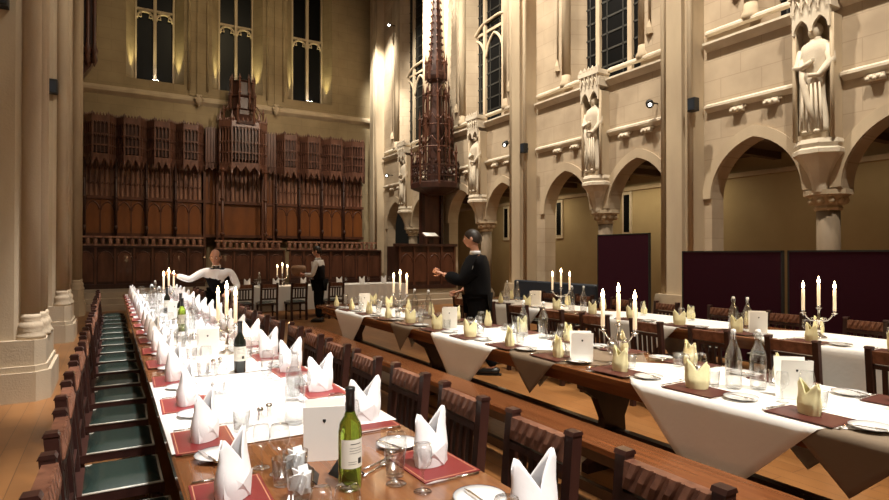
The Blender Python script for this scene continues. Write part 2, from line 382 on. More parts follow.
# hood mouldings on arches
for k, yc in enumerate(arches):
    if yc < 1: continue
    mb = MB(); o1 = arch_pts(yc, HW+.16, AZ+.02, AP+.2, 12); o2 = arch_pts(yc, HW+.0, AZ+.02, AP+.0, 12)
    n = len(o1)
    for i in range(n-1):
        q = [o1[i], o1[i+1], o2[i+1], o2[i]]
        mb.prism(q, XR-.05, XR+.01)
    struct(mb, 'trim_%d' % (6+k), 'stone')
# right windows
for i, ys in enumerate(ST):
    mb = MB(); X = XR+.42
    for y in (-.48, .48): mb.box(X, X+.14, ys+y-.06, ys+y+.06, 5.42, RZ1)
    mb.box(X, X+.14, ys-1.4, ys+1.4, 5.42, 5.55)
    for zt in (8.3,):
        mb.box(X+.03, X+.11, ys-1.4, ys+1.4, zt+.0, zt+.08)
        for yc in (-.93, 0, .93):
            mb.tube([(X+.05, ys+p[0], p[1]) for p in arch_pts(yc, .43, zt-.75, zt-.1, 6)], .045, 6)
        big = arch_pts(0, 1.4, zt-.9, zt+.35, 10); mb.tube([(X+.0, ys+p[0], p[1]) for p in big], .05, 6)
    o = mb.build('window_%d' % (10+i), 'stone'); o['kind'] = 'structure'
    g = MB(); g.box(X+.08, X+.1, ys-1.4, ys+1.4, 5.5, RZ1); g.build('window_pane', 'night', o)
    g = MB()
    for z in [5.9+.38*k for k in range(14)]: g.box(X+.06, X+.08, ys-1.4, ys+1.4, z-.02, z+.02)
    for y in (-1.1, -.78, -.24, .24, .78, 1.1): g.box(X+.06, X+.08, ys+y-.012, ys+y+.012, 5.5, RZ1)
    g.build('leading', 'lead', o)
    for s in (-1, 1):
        mb = MB(); y = ys+s*(wy+.02)
        mb.cyl((XR+.07, y, 0), .11, 5.7, RZ1, 14); mb.lathe([(.16, 0), (.16, .1), (.12, .18), (.11, .3)], (XR+.07, y, 5.55), 14)
        mb.tube([(XR-.02, y+s*.22, 6.0), (XR-.04, y+s*.22, 6.12), (XR-.02, y+s*.22, 6.3)], [.09, .07, .005], 4, False)
        mb.cyl((XR+.02, y+s*.22, 0), .045, 6.1, RZ1, 8)
        struct(mb, 'trim_%d' % (30+2*i+(s > 0)), 'stone')
# pilasters of right wall
for i, y in enumerate(PL):
    if i == 0: continue
    t = thing('wall_pilaster', (XR, y, 0), '%s tall stone pilaster on the right wall' % ('nearest', 'second nearest', 'third, behind the wooden spire,', 'farthest, corner')[i-1], 'pilaster', 'right wall pilasters')
    yy = .34 if i < 4 else .29
    mb = MB(); mb.box(-.32, -.004, -yy, yy, .75, ZC-.55); mb.box(-.42, -.32, -yy*.5, yy*.5, .75, ZC-.55); mb.build('shaft', 'stone', t)
    for s in (-1, 1):
        mb = MB(); mb.cyl((-.34, s*yy*.86, 0), .05, .75, ZC-.55, 12); mb.build('colonnette', 'stone', t)
    mb = MB(); b = .46 if i < 4 else .29
    mb.box(-.58, -.004, -b, b, 0, .35); mb.prism([(-b*1., .35), (b*1., .35), (b*.8, .75), (-b*.8, .75)], -.5, -.004, 'x'); mb.build('base', 'stone', t)
# left pillars
for i, (y, dx) in enumerate(((7.75, 0), (12.2, .0), (17.0, .02))):
    t = thing('stone_pillar', (-1.05, y, 0), '%s clustered stone pillar on the left, with stepped base' % ('nearest', 'second', 'farthest')[i], 'pillar', 'left pillars')
    mb = MB(); mb.prism([(-.42, -.46), (.20, -.46), (.26, -.40), (.26, .42), (-.42, .42)], .62, ZC-.02, 'z')
    mb.box(-.42, -.14, -.52, -.46, .62, ZC-.02); mb.build('shaft', 'stone', t)
    for k, (cx, cy, r) in enumerate(((.33, -.38, .085), (.37, -.10, .07), (.37, .16, .07), (.33, .38, .085))):
        mb = MB(); mb.cyl((cx, cy, 0), r, .85, ZC-.02, 18)
        mb.lathe([(r+.05, .62), (r+.05, .66), (r+.02, .70), (r+.035, .74), (r+.02, .79), (r, .81), (r+.012, .84), (r, .88)], (cx, cy, 0), 18)
        mb.build('colonnette', 'stone', t)
    mb = MB(); mb.prism([(-.43, -.54), (.38, -.54), (.47, -.44), (.47, .50), (-.43, .50)], .36, .62, 'z'); mb.build('base', 'stone', t)
    mb = MB(); mb.prism([(-.44, -.60), (.40, -.60), (.52, -.47), (.52, .56), (-.44, .56)], 0, .30, 'z'); mb.prism([(-.44, -.57), (.39, -.57), (.49, -.45), (.49, .53), (-.44, .53)], .30, .36, 'z'); mb.build('plinth', 'stone', t)

# column, corbel, canopied niche and statue
def statue(i, y):
    t = thing('statue_niche', (XR, y, 0), 'canopied stone niche with corbel and column, %s' % ('nearest on the right wall', 'between the two full arches', 'right of the wooden spire', 'left of the wooden spire')[i], 'niche', 'right wall niches')
    mb = MB(); mb.cyl((.17, 0, 0), .16, .5, 2.25, 16); mb.lathe([(.26, 0), (.26, .35), (.2, .45), (.17, .5)], (.17, 0, 0), 16); mb.build('column', 'stone_shade', t)
    mb = MB(); mb.lathe([(.18, 2.18), (.20, 2.22), (.17, 2.26), (.24, 2.34), (.27, 2.40), (.33, 2.42), (.33, 2.495)], (.17, 0, 0), 8, False, rot=PI/8)
    for k in range(10): mb.ball((.17+.22*math.cos(k*PI/5), .22*math.sin(k*PI/5), 2.33), .06, n=6, m=4)
    mb.build('capital', 'stone', t)
    # corbel flaring out of the wall
    mb = MB(); prof = [(.10, 2.46), (.12, 2.6), (.17, 2.75), (.25, 2.9), (.33, 3.0), (.37, 3.03), (.37, 3.09), (.33, 3.12), (.35, 3.18), (.32, 3.25)]
    mb.T = Matrix.Translation((-.02, 0, 0)); mb.lathe([(r, z) for r, z in prof], (-.04, 0, 0), 8, False, rot=PI/8)
    mb.T = Matrix.Identity(4)
    for a in (): mb.tube([(-.12*math.cos(a)-.0, .12*math.sin(a), 2.5), (-.14*math.cos(a), .16*math.sin(a), 2.75), (-.30*math.cos(a), .3*math.sin(a), 3.02)], .025, 6)
    mb.build('corbel', 'stone_lt', t)
    mb = MB(); mb.box(-.05, -.004, -.27, .27, 3.25, 5.1)
    for s in (-1, 1):
        mb.box(-.24, -.004, s*.29, s*.25, 3.25, 5.1); mb.cyl((-.26, s*.27, 0), .03, 3.25, 5.1, 8)
    mb.build('niche', 'stone', t)
    mb = MB()
    for s in (-1, 1):                                   # two little cusped arches over the head
        ap = arch_pts(s*.135, .11, 4.9, 5.1, 6); mb.prism([(s*.135-.135, 5.2)]+ [(s*.135-.135, 4.9)]+ap+[(s*.135+.135, 4.9), (s*.135+.135, 5.2)], -.33, -.27)
    mb.box(-.33, -.004, -.29, .29, 5.2, 5.46)
    for k in range(5):
        yq = -.24+.12*k; mb.bar((-.35, yq, 5.0+.2), (-.35, yq, 5.5), .025); mb.lathe([(.0, .13), (.03, .06), (.035, 0)][::-1], (-.34, yq, 5.55), 5)
    for k in range(4):
        yq = -.18+.12*k; mb.tube([(-.345, yq-.05, 5.25), (-.345, yq, 5.4), (-.345, yq+.05, 5.25)], .012, 5)
    mb.box(-.37, -.004, -.31, .31, 5.46, 5.56)
    for k in range(7): mb.box(-.36, -.30, -.30+.09*k, -.25+.09*k, 5.56, 5.62)
    mb.build('canopy', 'stone_lt', t)
    # figure
    mb = MB(); mb.box(-.30, -.02, -.2, .2, 3.25, 3.33); mb.build('pedestal', 'stone', t)
    mb = MB(); prof = [(.17, 0), (.175, .1), (.15, .5), (.145, .8), (.16, 1.05), (.185, 1.22), (.16, 1.36), (.075, 1.42), (.06, 1.46)]
    n = 28; vs = []; fs = []
    for j, (r, z) in enumerate(prof):
        for k in range(n):
            a = 2*PI*k/n; rr = r*(1+(.09 if j < 6 else .02)*math.sin(7*a+z*2.2)); sway = .03*math.sin(z*2.4)
            vs.append((rr*.68*math.cos(a), rr*math.sin(a)+sway, z))
    for j in range(len(prof)-1):
        for k in range(n): fs.append((j*n+k, j*n+(k+1)%n, (j+1)*n+(k+1)%n, (j+1)*n+k))
    fs.append(tuple(reversed(range(n)))); fs.append(tuple(range(n*(len(prof)-1), n*len(prof)))); mb.add(vs, fs, True)
    mb.ball((-.01, 0, 1.55), .085, .075, .11, 14, 10); mb.ball((-.09, 0, 1.545), .018, .014, .025, 6, 5)
    mb.ball((.02, 0, 1.57), .09, .088, .115, 12, 8)                                   # hood / hair
    for s in (-1, 1):
        mb.tube([(0, s*.16, 1.3), (-.05, s*.21, 1.05), (-.13, s*.10, .93+.08*s), (-.15, -s*.02, .98+.1*s)], [.06, .06, .045, .03], 8)
        for f in range(4): mb.tube([(-.15, -s*.02, .97+.1*s+.015*f), (-.165, -s*.06, .97+.1*s+.013*f)], .009, 5)
        mb.ball((-.12, s*.07, .03), .07, .04, .035, 8, 5)
    mb.tube([(-.09, .13, 1.15), (-.13, .10, .8), (-.13, .03, .45), (-.12, -.05, .1)], [.03, .04, .04, .03], 8)
    for k in range(5): mb.tube([(-.125, -.1+.05*k, .75), (-.135, -.12+.055*k, .4), (-.14, -.13+.06*k, .04)], [.012, .018, .02], 6)
    o = mb.build('statue', 'stone_lt', None); o.location = (XR-.19, y, 3.33); o.scale = (1.0, 1.2, 1.02)
    tag(o, 'carved stone robed figure standing in the niche %s' % ('nearest on the right wall', 'between the two full arches', 'right of the wooden spire', 'left of the wooden spire')[i], 'statue', 'statues of right wall')
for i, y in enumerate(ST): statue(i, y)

# dais and steps
mb = MB()
for k in range(3): mb.box(XL, 6.9, 17.6+.33*k, YF, .15*k, .15*(k+1))
for k in range(3): mb.box(6.9-.28*(2-k) if k < 2 else 6.9, XR, 14.9+.3*k, 17.6+.33*k, .15*k, .15*(k+1))
struct(mb, 'trim_50', 'step')
DZ = .45

# ------------------------------------------------------------------ oak stalls at the far wall
YP = 21.5
def zig(x0, x1, z, d, n):
    pts = [(x0, z+.12), ]
    st = (x1-x0)/n
    for k in range(n):
        pts += [(x0+st*k, z), (x0+st*(k+.5), z+d)]
    pts += [(x1, z), (x1, z+.12+d)]; pts[0] = (x0, z+.12+d); return pts
def stall_bay(x0, wd):
    t = thing('stall_bay', (x0, YP, DZ), '', 'choir stall', 'canopied oak stall bays')
    z = lambda v: v-DZ; mb = MB()
    mb.box(.04, wd-.04, .02, .3, z(2.2), z(3.30)); mb.build('back_panel', 'oak_panel', t)
    mb = MB(); mb.box(.04, wd-.04, .06, .3, z(3.40), z(4.7)); mb.build('upper_boarding', 'oak_pink', t)
    mb = MB(); mb.box(0, wd, -.04, .3, z(3.30), z(3.40)); mb.box(0, wd, -.02, .3, z(2.1), z(2.2))
    for k in range(1, 6): mb.box(wd*k/6-.02, wd*k/6+.02, -.02, .08, z(3.4), z(4.55))
    for k in range(6): mb.tube([(wd*(k+.12)/6, .01, z(4.25)), (wd*(k+.5)/6, .01, z(4.4)), (wd*(k+.88)/6, .01, z(4.25))], .016, 5)
    for k in range(6): mb.tube([(wd*(k+.12)/6, .01, z(3.78)), (wd*(k+.5)/6, .01, z(3.86)), (wd*(k+.88)/6, .01, z(3.78))], .014, 5)
    for q0 in (0, 1): a = arch_pts(wd*(.27+.46*q0), wd*.20, z(2.95), z(3.22), 5); mb.tube([(p[0], .012, p[1]) for p in a], .02, 5)
    mb.box(wd/2-.02, wd/2+.02, -.0, .03, z(2.2), z(3.3))
    for s in (0, 1):                                    # brackets at the top of the lower panel
        xx = .05+s*(wd-.1); q = 1-2*s
        mb.prism([(xx, z(3.3)), (xx+q*.2, z(3.3)), (xx+q*.06, z(3.22)), (xx, z(3.05))], -.0, .03, 'y')
    mb.build('tracery', 'oak', t)
    mb = MB(); mb.box(-.045, .045, -.12, .3, z(1.7), z(4.6)); mb.cyl((0, -.15, 0), .035, z(1.9), z(4.6), 8)
    for zz in (2.3, 3.35, 4.0): mb.lathe([(.03, -.05), (.06, 0), (.03, .05)], (0, -.15, z(zz)), 8)
    mb.ball((0, -.2, z(2.35)), .06, .07, .1, 8, 6); mb.build('post', 'oak_dk', t)
    # projecting canopy: three facets
    mb = MB(); pl = [(0, -.1), (wd*.25, -.48), (wd*.75, -.48), (wd, -.1)]
    for a, b in zip(pl[:-1], pl[1:]):
        d = Vector((b[0]-a[0], b[1]-a[1], 0)); L = d.length; ang = math.atan2(d.y, d.x)
        mb.T = Matrix.Translation((a[0], a[1], 0)) @ Matrix.Rotation(ang, 4, 'Z')
        mb.prism(zig(0, L, z(4.32), .26, 2 if L > .4 else 1), -.02, .02, 'y')
        mb.box(0, L, -.03, .03, z(5.72), z(5.9)); mb.box(0, L, -.02, .02, z(4.95), z(5.0)); mb.box(0, L, -.035, .03, z(5.3), z(5.34))
        m_ = 4 if L > .4 else 2
        for k in range(m_+1): mb.box(L*k/m_-.013, L*k/m_+.013, -.03, .03, z(4.55), z(5.85))
        for k in range(m_):
            c = L*(k+.5)/m_; w2 = L*.5/m_
            for zz in (5.2, 5.62): mb.tube([(c-w2, -.02, z(zz)), (c-w2*.7, -.02, z(zz+.06)), (c, -.02, z(zz+.11)), (c+w2*.7, -.02, z(zz+.06)), (c+w2, -.02, z(zz))], .013, 5)
        for k in range(5): mb.lathe([(.028, 0), (.03, .04), (.0, .12)], (L*(k+.5)/5, 0, z(5.9)), 5)
    mb.T = Matrix.Identity(4)
    for p in pl[:3]:
        mb.lathe([(.0, -.16), (.03, -.08), (.022, 0), (.022, 1.4), (.04, 1.46), (.0, 1.6)], (p[0], p[1], z(4.45)), 6, False)
    mb.build('canopy', 'oak_lt', t)
    mb = MB(); mb.prism([(p[0], p[1]+.05) for p in pl]+[(wd, .3), (0, .3)], z(4.75), z(5.85), 'z'); mb.build('canopy_core', 'oak_dk', t)
    return t
bw = .875
proto = stall_bay(0, bw); xs = [-.72+bw*k for k in range(4)]+[5.28+bw*k for k in range(4)]
for k, x in enumerate(xs):
    place(proto, (x, YP, DZ), 0, '%s canopied oak stall bay %s of the central canopy' % (('fourth', 'third', 'second', 'first')[k] if k < 4 else ('first', 'second', 'third', 'fourth')[k-4], 'left' if k < 4 else 'right'))
# centre
cx = 4.03; t = thing('central_canopy', (cx, YP, DZ), 'tall projecting carved oak canopy at the centre of the far stalls', 'canopy')
z = lambda v: v-DZ; mb = MB()
mb.box(-1.18, -.8, .02, .3, z(2.2), z(4.7)); mb.box(.8, 1.18, .02, .3, z(2.2), z(4.7)); mb.box(-.75, .75, .1, .3, z(2.2), z(3.3)); mb.build('back_panel', 'oak_panel', t)
mb = MB(); mb.box(-.75, .75, .08, .3, z(3.4), z(4.7)); mb.build('upper_boarding', 'oak_pink', t)
mb = MB(); mb.box(-1.2, 1.2, -.03, .3, z(3.3), z(3.4)); mb.box(-1.2, 1.2, -.03, .3, z(2.1), z(2.2))
for k in range(17): mb.box(-1.2+.15*k-.02, -1.2+.15*k+.02, -.02, .1, z(3.4), z(4.6))
for x in (-1.2, -.78, .78, 1.2): mb.box(x-.04, x+.04, -.1, .3, z(1.7), z(4.7))
mb.box(-1.2, 1.2, -.3, .3, z(4.7), z(5.9))
for s in (-1, 1):
    for k in range(4): mb.box(s*(.82+.1*k)-.015, s*(.82+.1*k)+.015, -.34, -.3, z(4.5), z(5.95))
    mb.prism(zig(min(s*.8, s*1.2), max(s*.8, s*1.2), z(4.4), .16, 2), -.34, -.3, 'y')
mb.build('tracery', 'oak', t)
for s in (-1, 1):
    mb = MB(); mb.cyl((s*.72, -.78, 0), .05, z(.45), z(4.5), 10)
    for zz in (.6, 2.2, 3.4, 4.4): mb.lathe([(.05, -.06), (.085, 0), (.05, .06)], (s*.72, -.78, z(zz)), 10)
    mb.build('post', 'oak', t)
mb = MB(); pl = [(-.78, -.1), (-.78, -.6), (-.45, -.95), (.45, -.95), (.78, -.6), (.78, -.1)]
for a, b in zip(pl[:-1], pl[1:]):
    d = Vector((b[0]-a[0], b[1]-a[1], 0)); L = d.length; ang = math.atan2(d.y, d.x)
    mb.T = Matrix.Translation((a[0], a[1], 0)) @ Matrix.Rotation(ang, 4, 'Z')
    mb.prism(zig(0, L, z(4.35), .2, 3 if L > .7 else 2), -.02, .02, 'y'); mb.box(0, L, -.04, .04, z(5.9), z(6.1)); mb.box(0, L, -.03, .03, z(5.0), z(5.05))
    m_ = 8 if L > .7 else 4
    for k in range(m_+1): mb.box(L*k/m_-.013, L*k/m_+.013, -.035, .03, z(4.6), z(6.0))
    for k in range(m_):
        c = L*(k+.5)/m_; w2 = L*.5/m_
        for zz in (5.3, 5.78): mb.tube([(c-w2, -.02, z(zz)), (c, -.02, z(zz+.12)), (c+w2, -.02, z(zz))], .014, 5)
    for k in range(6): mb.lathe([(.03, 0), (.035, .05), (.0, .16)], (L*(k+.5)/6, 0, z(6.1)), 5)
mb.T = Matrix.Identity(4)
for p in pl: mb.lathe([(.0, -.2), (.045, -.1), (.03, 0), (.03, 1.7), (.06, 1.78), (.0, 2.1)], (p[0], p[1], z(4.4)), 6, False)
mb.build('canopy', 'oak_lt', t)
mb = MB(); mb.prism([(p[0]*.94, p[1]*.92) for p in pl]+[(.7, .3), (-.7, .3)], z(4.8), z(6.0), 'z')
mb.lathe([(.75, 6.0), (.66, 6.15), (.42, 6.4), (.40, 6.55), (.46, 6.6), (.38, 6.62), (.36, 7.0), (.42, 7.06), (.36, 7.1), (.33, 7.55), (.38, 7.6), (.3, 7.64)], (0, -.35, -DZ), 8, False, rot=PI/8)
mb.build('canopy_core', 'oak_dk', t)
for k in range(8):
    a = k*PI/4+PI/8
    for r, z0, z1 in ((.72, 6.05, 6.7), (.45, 6.6, 7.3), (.40, 7.05, 7.85)):
        mb = MB(); mb.lathe([(.035, z0-DZ), (.035, z1-DZ-.2), (.055, z1-DZ-.17), (0, z1-DZ)], (r*math.cos(a), -.35+r*math.sin(a), 0), 5, False)
        if r == .72: mb.tube([(.70*math.cos(a), -.35+.70*math.sin(a), z(6.45)), (.5*math.cos(a), -.35+.5*math.sin(a), z(6.75)), (.4*math.cos(a), -.35+.4*math.sin(a), z(6.65))], .02, 5)
        mb.build('pinnacle', 'oak', t)
# stall desks in front
def desk(x0, x1, y, ztop, label):
    t = thing('stall_desk', ((x0+x1)/2, y, DZ), label, 'stall desk', 'oak stall desks'); W = (x1-x0)/2
    mb = MB(); mb.box(-W, W, 0, .08, 0, ztop-DZ); mb.box(-W, W, -.08, .45, ztop-DZ, ztop-DZ+.05); mb.box(-W, W, -.05, 0, 0, .14); mb.build('frame', 'oak_dk', t)
    n = max(2, round(2*W/.5)); st = 2*W/n
    mb = MB()
    for k in range(n): mb.box(-W+st*k+.06, -W+st*(k+1)-.06, -.012, .0, .22, ztop-DZ-.16)
    mb.build('front_panels', 'oak_panel' if False else 'oak', t)
    mb = MB()
    for k in range(n+1):
        mb.box(-W+st*k-.03, -W+st*k+.03, -.04, .0, .14, ztop-DZ)
    for k in range(n):
        a = arch_pts(-W+st*(k+.5), st/2-.06, ztop-DZ-.35, ztop-DZ-.12, 5); mb.tube([(p[0], -.01, p[1]) for p in a], .016, 5)
    mb.build('pilaster_strips', 'oak', t)
    mb = MB(); mb.box(-W, W, .36, .44, ztop-DZ+.05, ztop-DZ+.1)
    for k in range(int(2*W/.2)):
        xx = -W+.1+.2*k; mb.lathe([(.03, 0), (.075, .05), (.05, .1), (.08, .16), (.02, .24)], (xx, .4, ztop-DZ+.08), 6, sy=.5)
    mb.box(-W, W, .35, .45, ztop-DZ+.3, ztop-DZ+.36); mb.build('carved_crest', 'oak_pink', t)
desk(-.9, 2.7, 20.3, 1.72, 'carved oak stall desk with crest, left part of the far dais')
desk(3.0, 5.2, 19.9, 1.62, 'carved oak desk before the central canopy')
desk(5.5, 9.0, 20.3, 1.62, 'carved oak stall desk with crest, right part of the far dais')
# dark carved case high on the left
t = thing('hanging_case', (-.50, 19.3, 6.75), 'dark carved wooden case hanging high beside the left pillars', 'carving')
mb = MB(); mb.box(-.66, .1, -.3, .3, .4, 4.4); mb.build('case', 'oak_dk', t)
mb = MB()
for k in range(5): mb.lathe([(0, -.35), (.09, -.15), (.06, 0), (.1, .12), (.05, .3), (.05, 3.6)], (-.55+.16*k, -.34, .4), 7)
mb.prism([(-.6, .4), (.1, .4), (.0, .1), (-.2, -.2), (-.4, 0)], -.25, .2, 'y'); mb.build('pendants', 'oak', t)

# ------------------------------------------------------------------ pulpit with tall spire on the right
sx, sy = 9.02, 15.75
sx = 8.9
t = thing('spired_canopy', (sx, sy, DZ), 'tall dark wooden openwork spire over a high-backed panel', 'canopy')
mb = MB(); z = lambda v: v-DZ
mb.box(-.34, .34, .3, .42, 0, z(3.6)); mb.box(-.38, -.30, .2, .44, 0, z(3.6)); mb.box(.30, .38, .2, .44, 0, z(3.6)); mb.build('back_board', 'oak_dk', t)
mb = MB(); mb.box(-.26, .26, .28, .3, z(1.8), z(3.4)); mb.build('back_panel', 'oak', t)
def ring(r, n, rot=PI/8): return [(r*math.cos(2*PI*k/n+rot), r*math.sin(2*PI*k/n+rot)) for k in range(n)]
mb = MB()
mb.lathe([(.30, 3.38), (.72, 3.52), (.81, 3.56), (.81, 3.72), (.7, 3.78)], (0, 0, -DZ), 8, False, rot=PI/8)
pts = ring(.78, 8)
for i in range(8):
    a = pts[i]; b = pts[(i+1) % 8]; d = Vector((b[0]-a[0], b[1]-a[1], 0)); L = d.length
    mb.T = Matrix.Translation((a[0], a[1], 0)) @ Matrix.Rotation(math.atan2(d.y, d.x), 4, 'Z')
    mb.box(0, L, -.02, .02, z(4.22), z(4.28)); mb.box(0, L, -.02, .02, z(3.9), z(3.95))
    for k in range(4):
        c = L*(k+.5)/4; mb.tube([(c+.06*math.cos(q*PI/4), 0, z(4.08)+.1*math.sin(q*PI/4)) for q in range(9)], .014, 5)
        mb.bar((L*k/4, 0, z(3.75)), (L*k/4, 0, z(4.3)), .022)
    for k in range(3): mb.lathe([(.03, 0), (.045, .05), (0, .17)], (L*(k+.5)/3, 0, z(4.28)), 5)
mb.T = Matrix.Identity(4); mb.build('gallery', 'oak_dk', t)
mb = MB(); mb.lathe([(.30, 3.78), (.26, 5.2), (.22, 5.9), (.20, 6.1), (.18, 6.9), (.30, 7.0), (.34, 7.12), (.34, 7.22), (.24, 7.3), (.20, 7.8), (.17, 8.6), (.10, 9.8), (.06, 11.0), (.02, 12.0)], (0, 0, -DZ), 8, False, rot=PI/8)
mb.build('core', 'oak_dk', t)
for r, z0, z1, n in ((.78, 3.66, 5.0, 8), (.52, 4.2, 6.1, 8), (.40, 5.2, 6.9, 8), (.33, 7.0, 7.9, 8)):
    for p in ring(r, n):
        mb = MB(); mb.lathe([(.04, z0-DZ), (.035, z1-DZ-.4), (.06, z1-DZ-.36), (.03, z1-DZ-.3), (0, z1-DZ)], (p[0], p[1], 0), 5, False)
        k = .72; mb.tube([(p[0], p[1], z(z1-.7)), (p[0]*.86, p[1]*.86, z(z1-.3)), (p[0]*k, p[1]*k, z(z1-.35))], .022, 5)
        mb.tube([(p[0], p[1], z(z1-1.0)), (p[0]*.8, p[1]*.8, z(z1-.9))], .02, 5); mb.build('pinnacle', 'oak', t)
mb = MB()
for zz in [7.5+.22*k for k in range(19)]:               # crockets up the spire
    rr = .24-(zz-7.5)*.045
    for p in ring(max(rr, .05), 8): mb.ball((p[0], p[1], z(zz)), .03, .03, .045, 6, 4)
for zz, rr in ((4.9, .54), (5.6, .47), (6.5, .34)):
    pp = ring(rr, 8)
    for i in range(8):
        a, b = pp[i], pp[(i+1) % 8]; m_ = ((a[0]+b[0])/2, (a[1]+b[1])/2)
        mb.tube([(a[0], a[1], z(zz)), (m_[0], m_[1], z(zz+.28)), (b[0], b[1], z(zz))], .02, 5); mb.bar((a[0], a[1], z(zz-.05)), (b[0], b[1], z(zz-.05)), .03)
mb.build('crockets', 'oak', t)
t = thing('pulpit_desk', (8.5, 14.95+.65, DZ), 'dark panelled wooden desk below the tall spire', 'desk')
mb = MB(); mb.box(-1.05, .95, -.1, .0, 0, z(1.75)); mb.box(-1.15, .99, -.18, .05, z(1.75), z(1.83)); mb.box(-1.05, -.95, 0, .7, 0, z(1.75)); mb.box(-1.08, .97, -.14, -.1, 0, .12); mb.build('frame', 'oak_dk', t)
mb = MB()
for k in range(4): mb.box(-.97+.48*k, -.57+.48*k, -.115, -.1, .22, 1.12)
mb.build('front_panels', 'oak', t)
mb = MB()
for k in range(4):
    a = arch_pts(-.77+.48*k, .19, .8, 1.08, 5); mb.tube([(p[0], -.12, p[1]) for p in a], .018, 5)
for k in range(5): mb.box(-1.03+.48*k, -.97+.48*k, -.14, -.1, .12, 1.3)
mb.build('pilaster_strips', 'oak', t)
t = thing('book_rest', (8.62, 15.62, 1.83), 'small wooden book rest with pale papers on the pulpit desk', 'book rest')
mb = MB(); mb.box(-.08, .08, -.05, .05, 0, .22); mb.T = Matrix.Translation((0, 0, .25)) @ Matrix.Rotation(R(25), 4, 'X'); mb.box(-.28, .28, -.16, .16, 0, .03); mb.build('stand', 'oak_dk', t)
mb = MB(); mb.T = Matrix.Translation((0, 0, .25)) @ Matrix.Rotation(R(25), 4, 'X'); mb.box(-.22, .22, -.12, .14, .031, .05); mb.build('papers', 'paper', t)

# ------------------------------------------------------------------ screens
def screen(x, y0, y1, h, label):
    t = thing('folding_screen', (x, (y0+y1)/2, 0), label, 'screen', 'dark display screens'); W = (y1-y0)/2
    mb = MB(); mb.box(-.02, .02, -W+.02, W-.02, .12, h-.02); mb.build('panel', 'screen', t)
    mb = MB(); mb.box(-.025, .025, -W, -W+.02, .1, h); mb.box(-.025, .025, W-.02, W, .1, h); mb.box(-.025, .025, -W, W, h-.02, h); mb.box(-.025, .025, -W, W, .1, .12); mb.build('frame', 'black', t)
    for s in (-1, 1):
        mb = MB(); mb.box(-.22, .22, s*(W-.1)-.02, s*(W-.1)+.02, 0, .04); mb.box(-.02, .02, s*(W-.1)-.02, s*(W-.1)+.02, .04, .1); mb.build('foot', 'black', t)
screen(7.2, 4.0, 5.44, 1.55, 'wide dark maroon screen nearest the middle pilaster, behind back table')
screen(7.2, 2.5, 3.94, 1.55, 'wide dark maroon screen at the right edge of the picture')
screen(8.6, 7.2, 8.5, 1.9, 'tall narrow maroon screen in front of the arcade column')
t = thing('folded_mattress_bench', (8.6, 10.1, 0), 'low blue-black padded bench along the arcade wall', 'bench')
t.name = 'padded_bench'
mb = MB(); mb.bbox(-.25, .25, -1.4, 1.4, .1, .45, .03); mb.bbox(.12, .25, -1.4, 1.4, .45, .87, .03); mb.build('upholstery', 'screen_b', t)
for s in (-1, 1):
    mb = MB(); mb.box(-.22, .22, s*1.2-.03, s*1.2+.03, 0, .1); mb.build('leg', 'black', t)

# ------------------------------------------------------------------ tables
def trestle(x0, x1, y0, y1, name, label, cat='table', wood='table', cross=False):
    t = thing(name, ((x0+x1)/2, (y0+y1)/2, 0), label, cat); W = (x1-x0)/2; L = (y1-y0)/2
    mb = MB(); mb.bbox(-W, W, -L, L, .71, .75, .008); mb.build('tabletop', wood, t)
    mb = MB(); mb.box(-W+.06, -W+.09, -L+.1, L-.1, .63, .71); mb.box(W-.09, W-.06, -L+.1, L-.1, .63, .71); mb.box(-W+.09, W-.09, -L+.1, -L+.13, .63, .71); mb.build('apron', wood, t)
    n = max(2, round(2*L/2.0))
    if cross:
        n = max(2, round(2*W/1.6))
    for k in range(n):
        mb = MB()
        if cross:
            xx = -W+.35+(2*W-.7)*k/(n-1)
            mb.box(xx-.04, xx+.04, -L+.1, -L+.18, 0, .71); mb.box(xx-.04, xx+.04, L-.18, L-.1, 0, .71); mb.box(xx-.03, xx+.03, -L+.1, L-.1, .15, .22)
        else:
            yy = -L+.45+(2*L-.9)*k/(n-1)
            P = [(-.26, 0), (.26, 0), (.26, .06), (.12, .12), (.10, .35), (.17, .5), (.30, .58), (.32, .71), (-.32, .71), (-.30, .58), (-.17, .5), (-.10, .35), (-.12, .12), (-.26, .06)]
            mb.prism(P, yy-.03, yy+.03, 'y')
        mb.build('leg', 'chair', t)
    if not cross:
        mb = MB(); mb.box(-.03, .03, -L+.45, L-.45, .2, .28); mb.build('stretcher', 'chair', t)
    return t
T1 = (.2, 1.12, -.4, 12.3); T2 = (2.64, 3.52, .0, 8.3); T3 = (5.0, 5.9, 1.2, 8.2)
trestle(*T1, 'dining_table', 'long polished brown table in front, running from the camera to the far waiter')
trestle(*T2, 'dining_table', 'middle long wooden table beyond the bench, draped with white and taupe cloths')
trestle(*T3, 'dining_table', 'back long table before the maroon screens')
TH_ = (2.35, 6.6, 13.35, 14.1)
trestle(*TH_, 'dining_table', 'high table set crosswise before the dais', cross=True)
ZT = .75
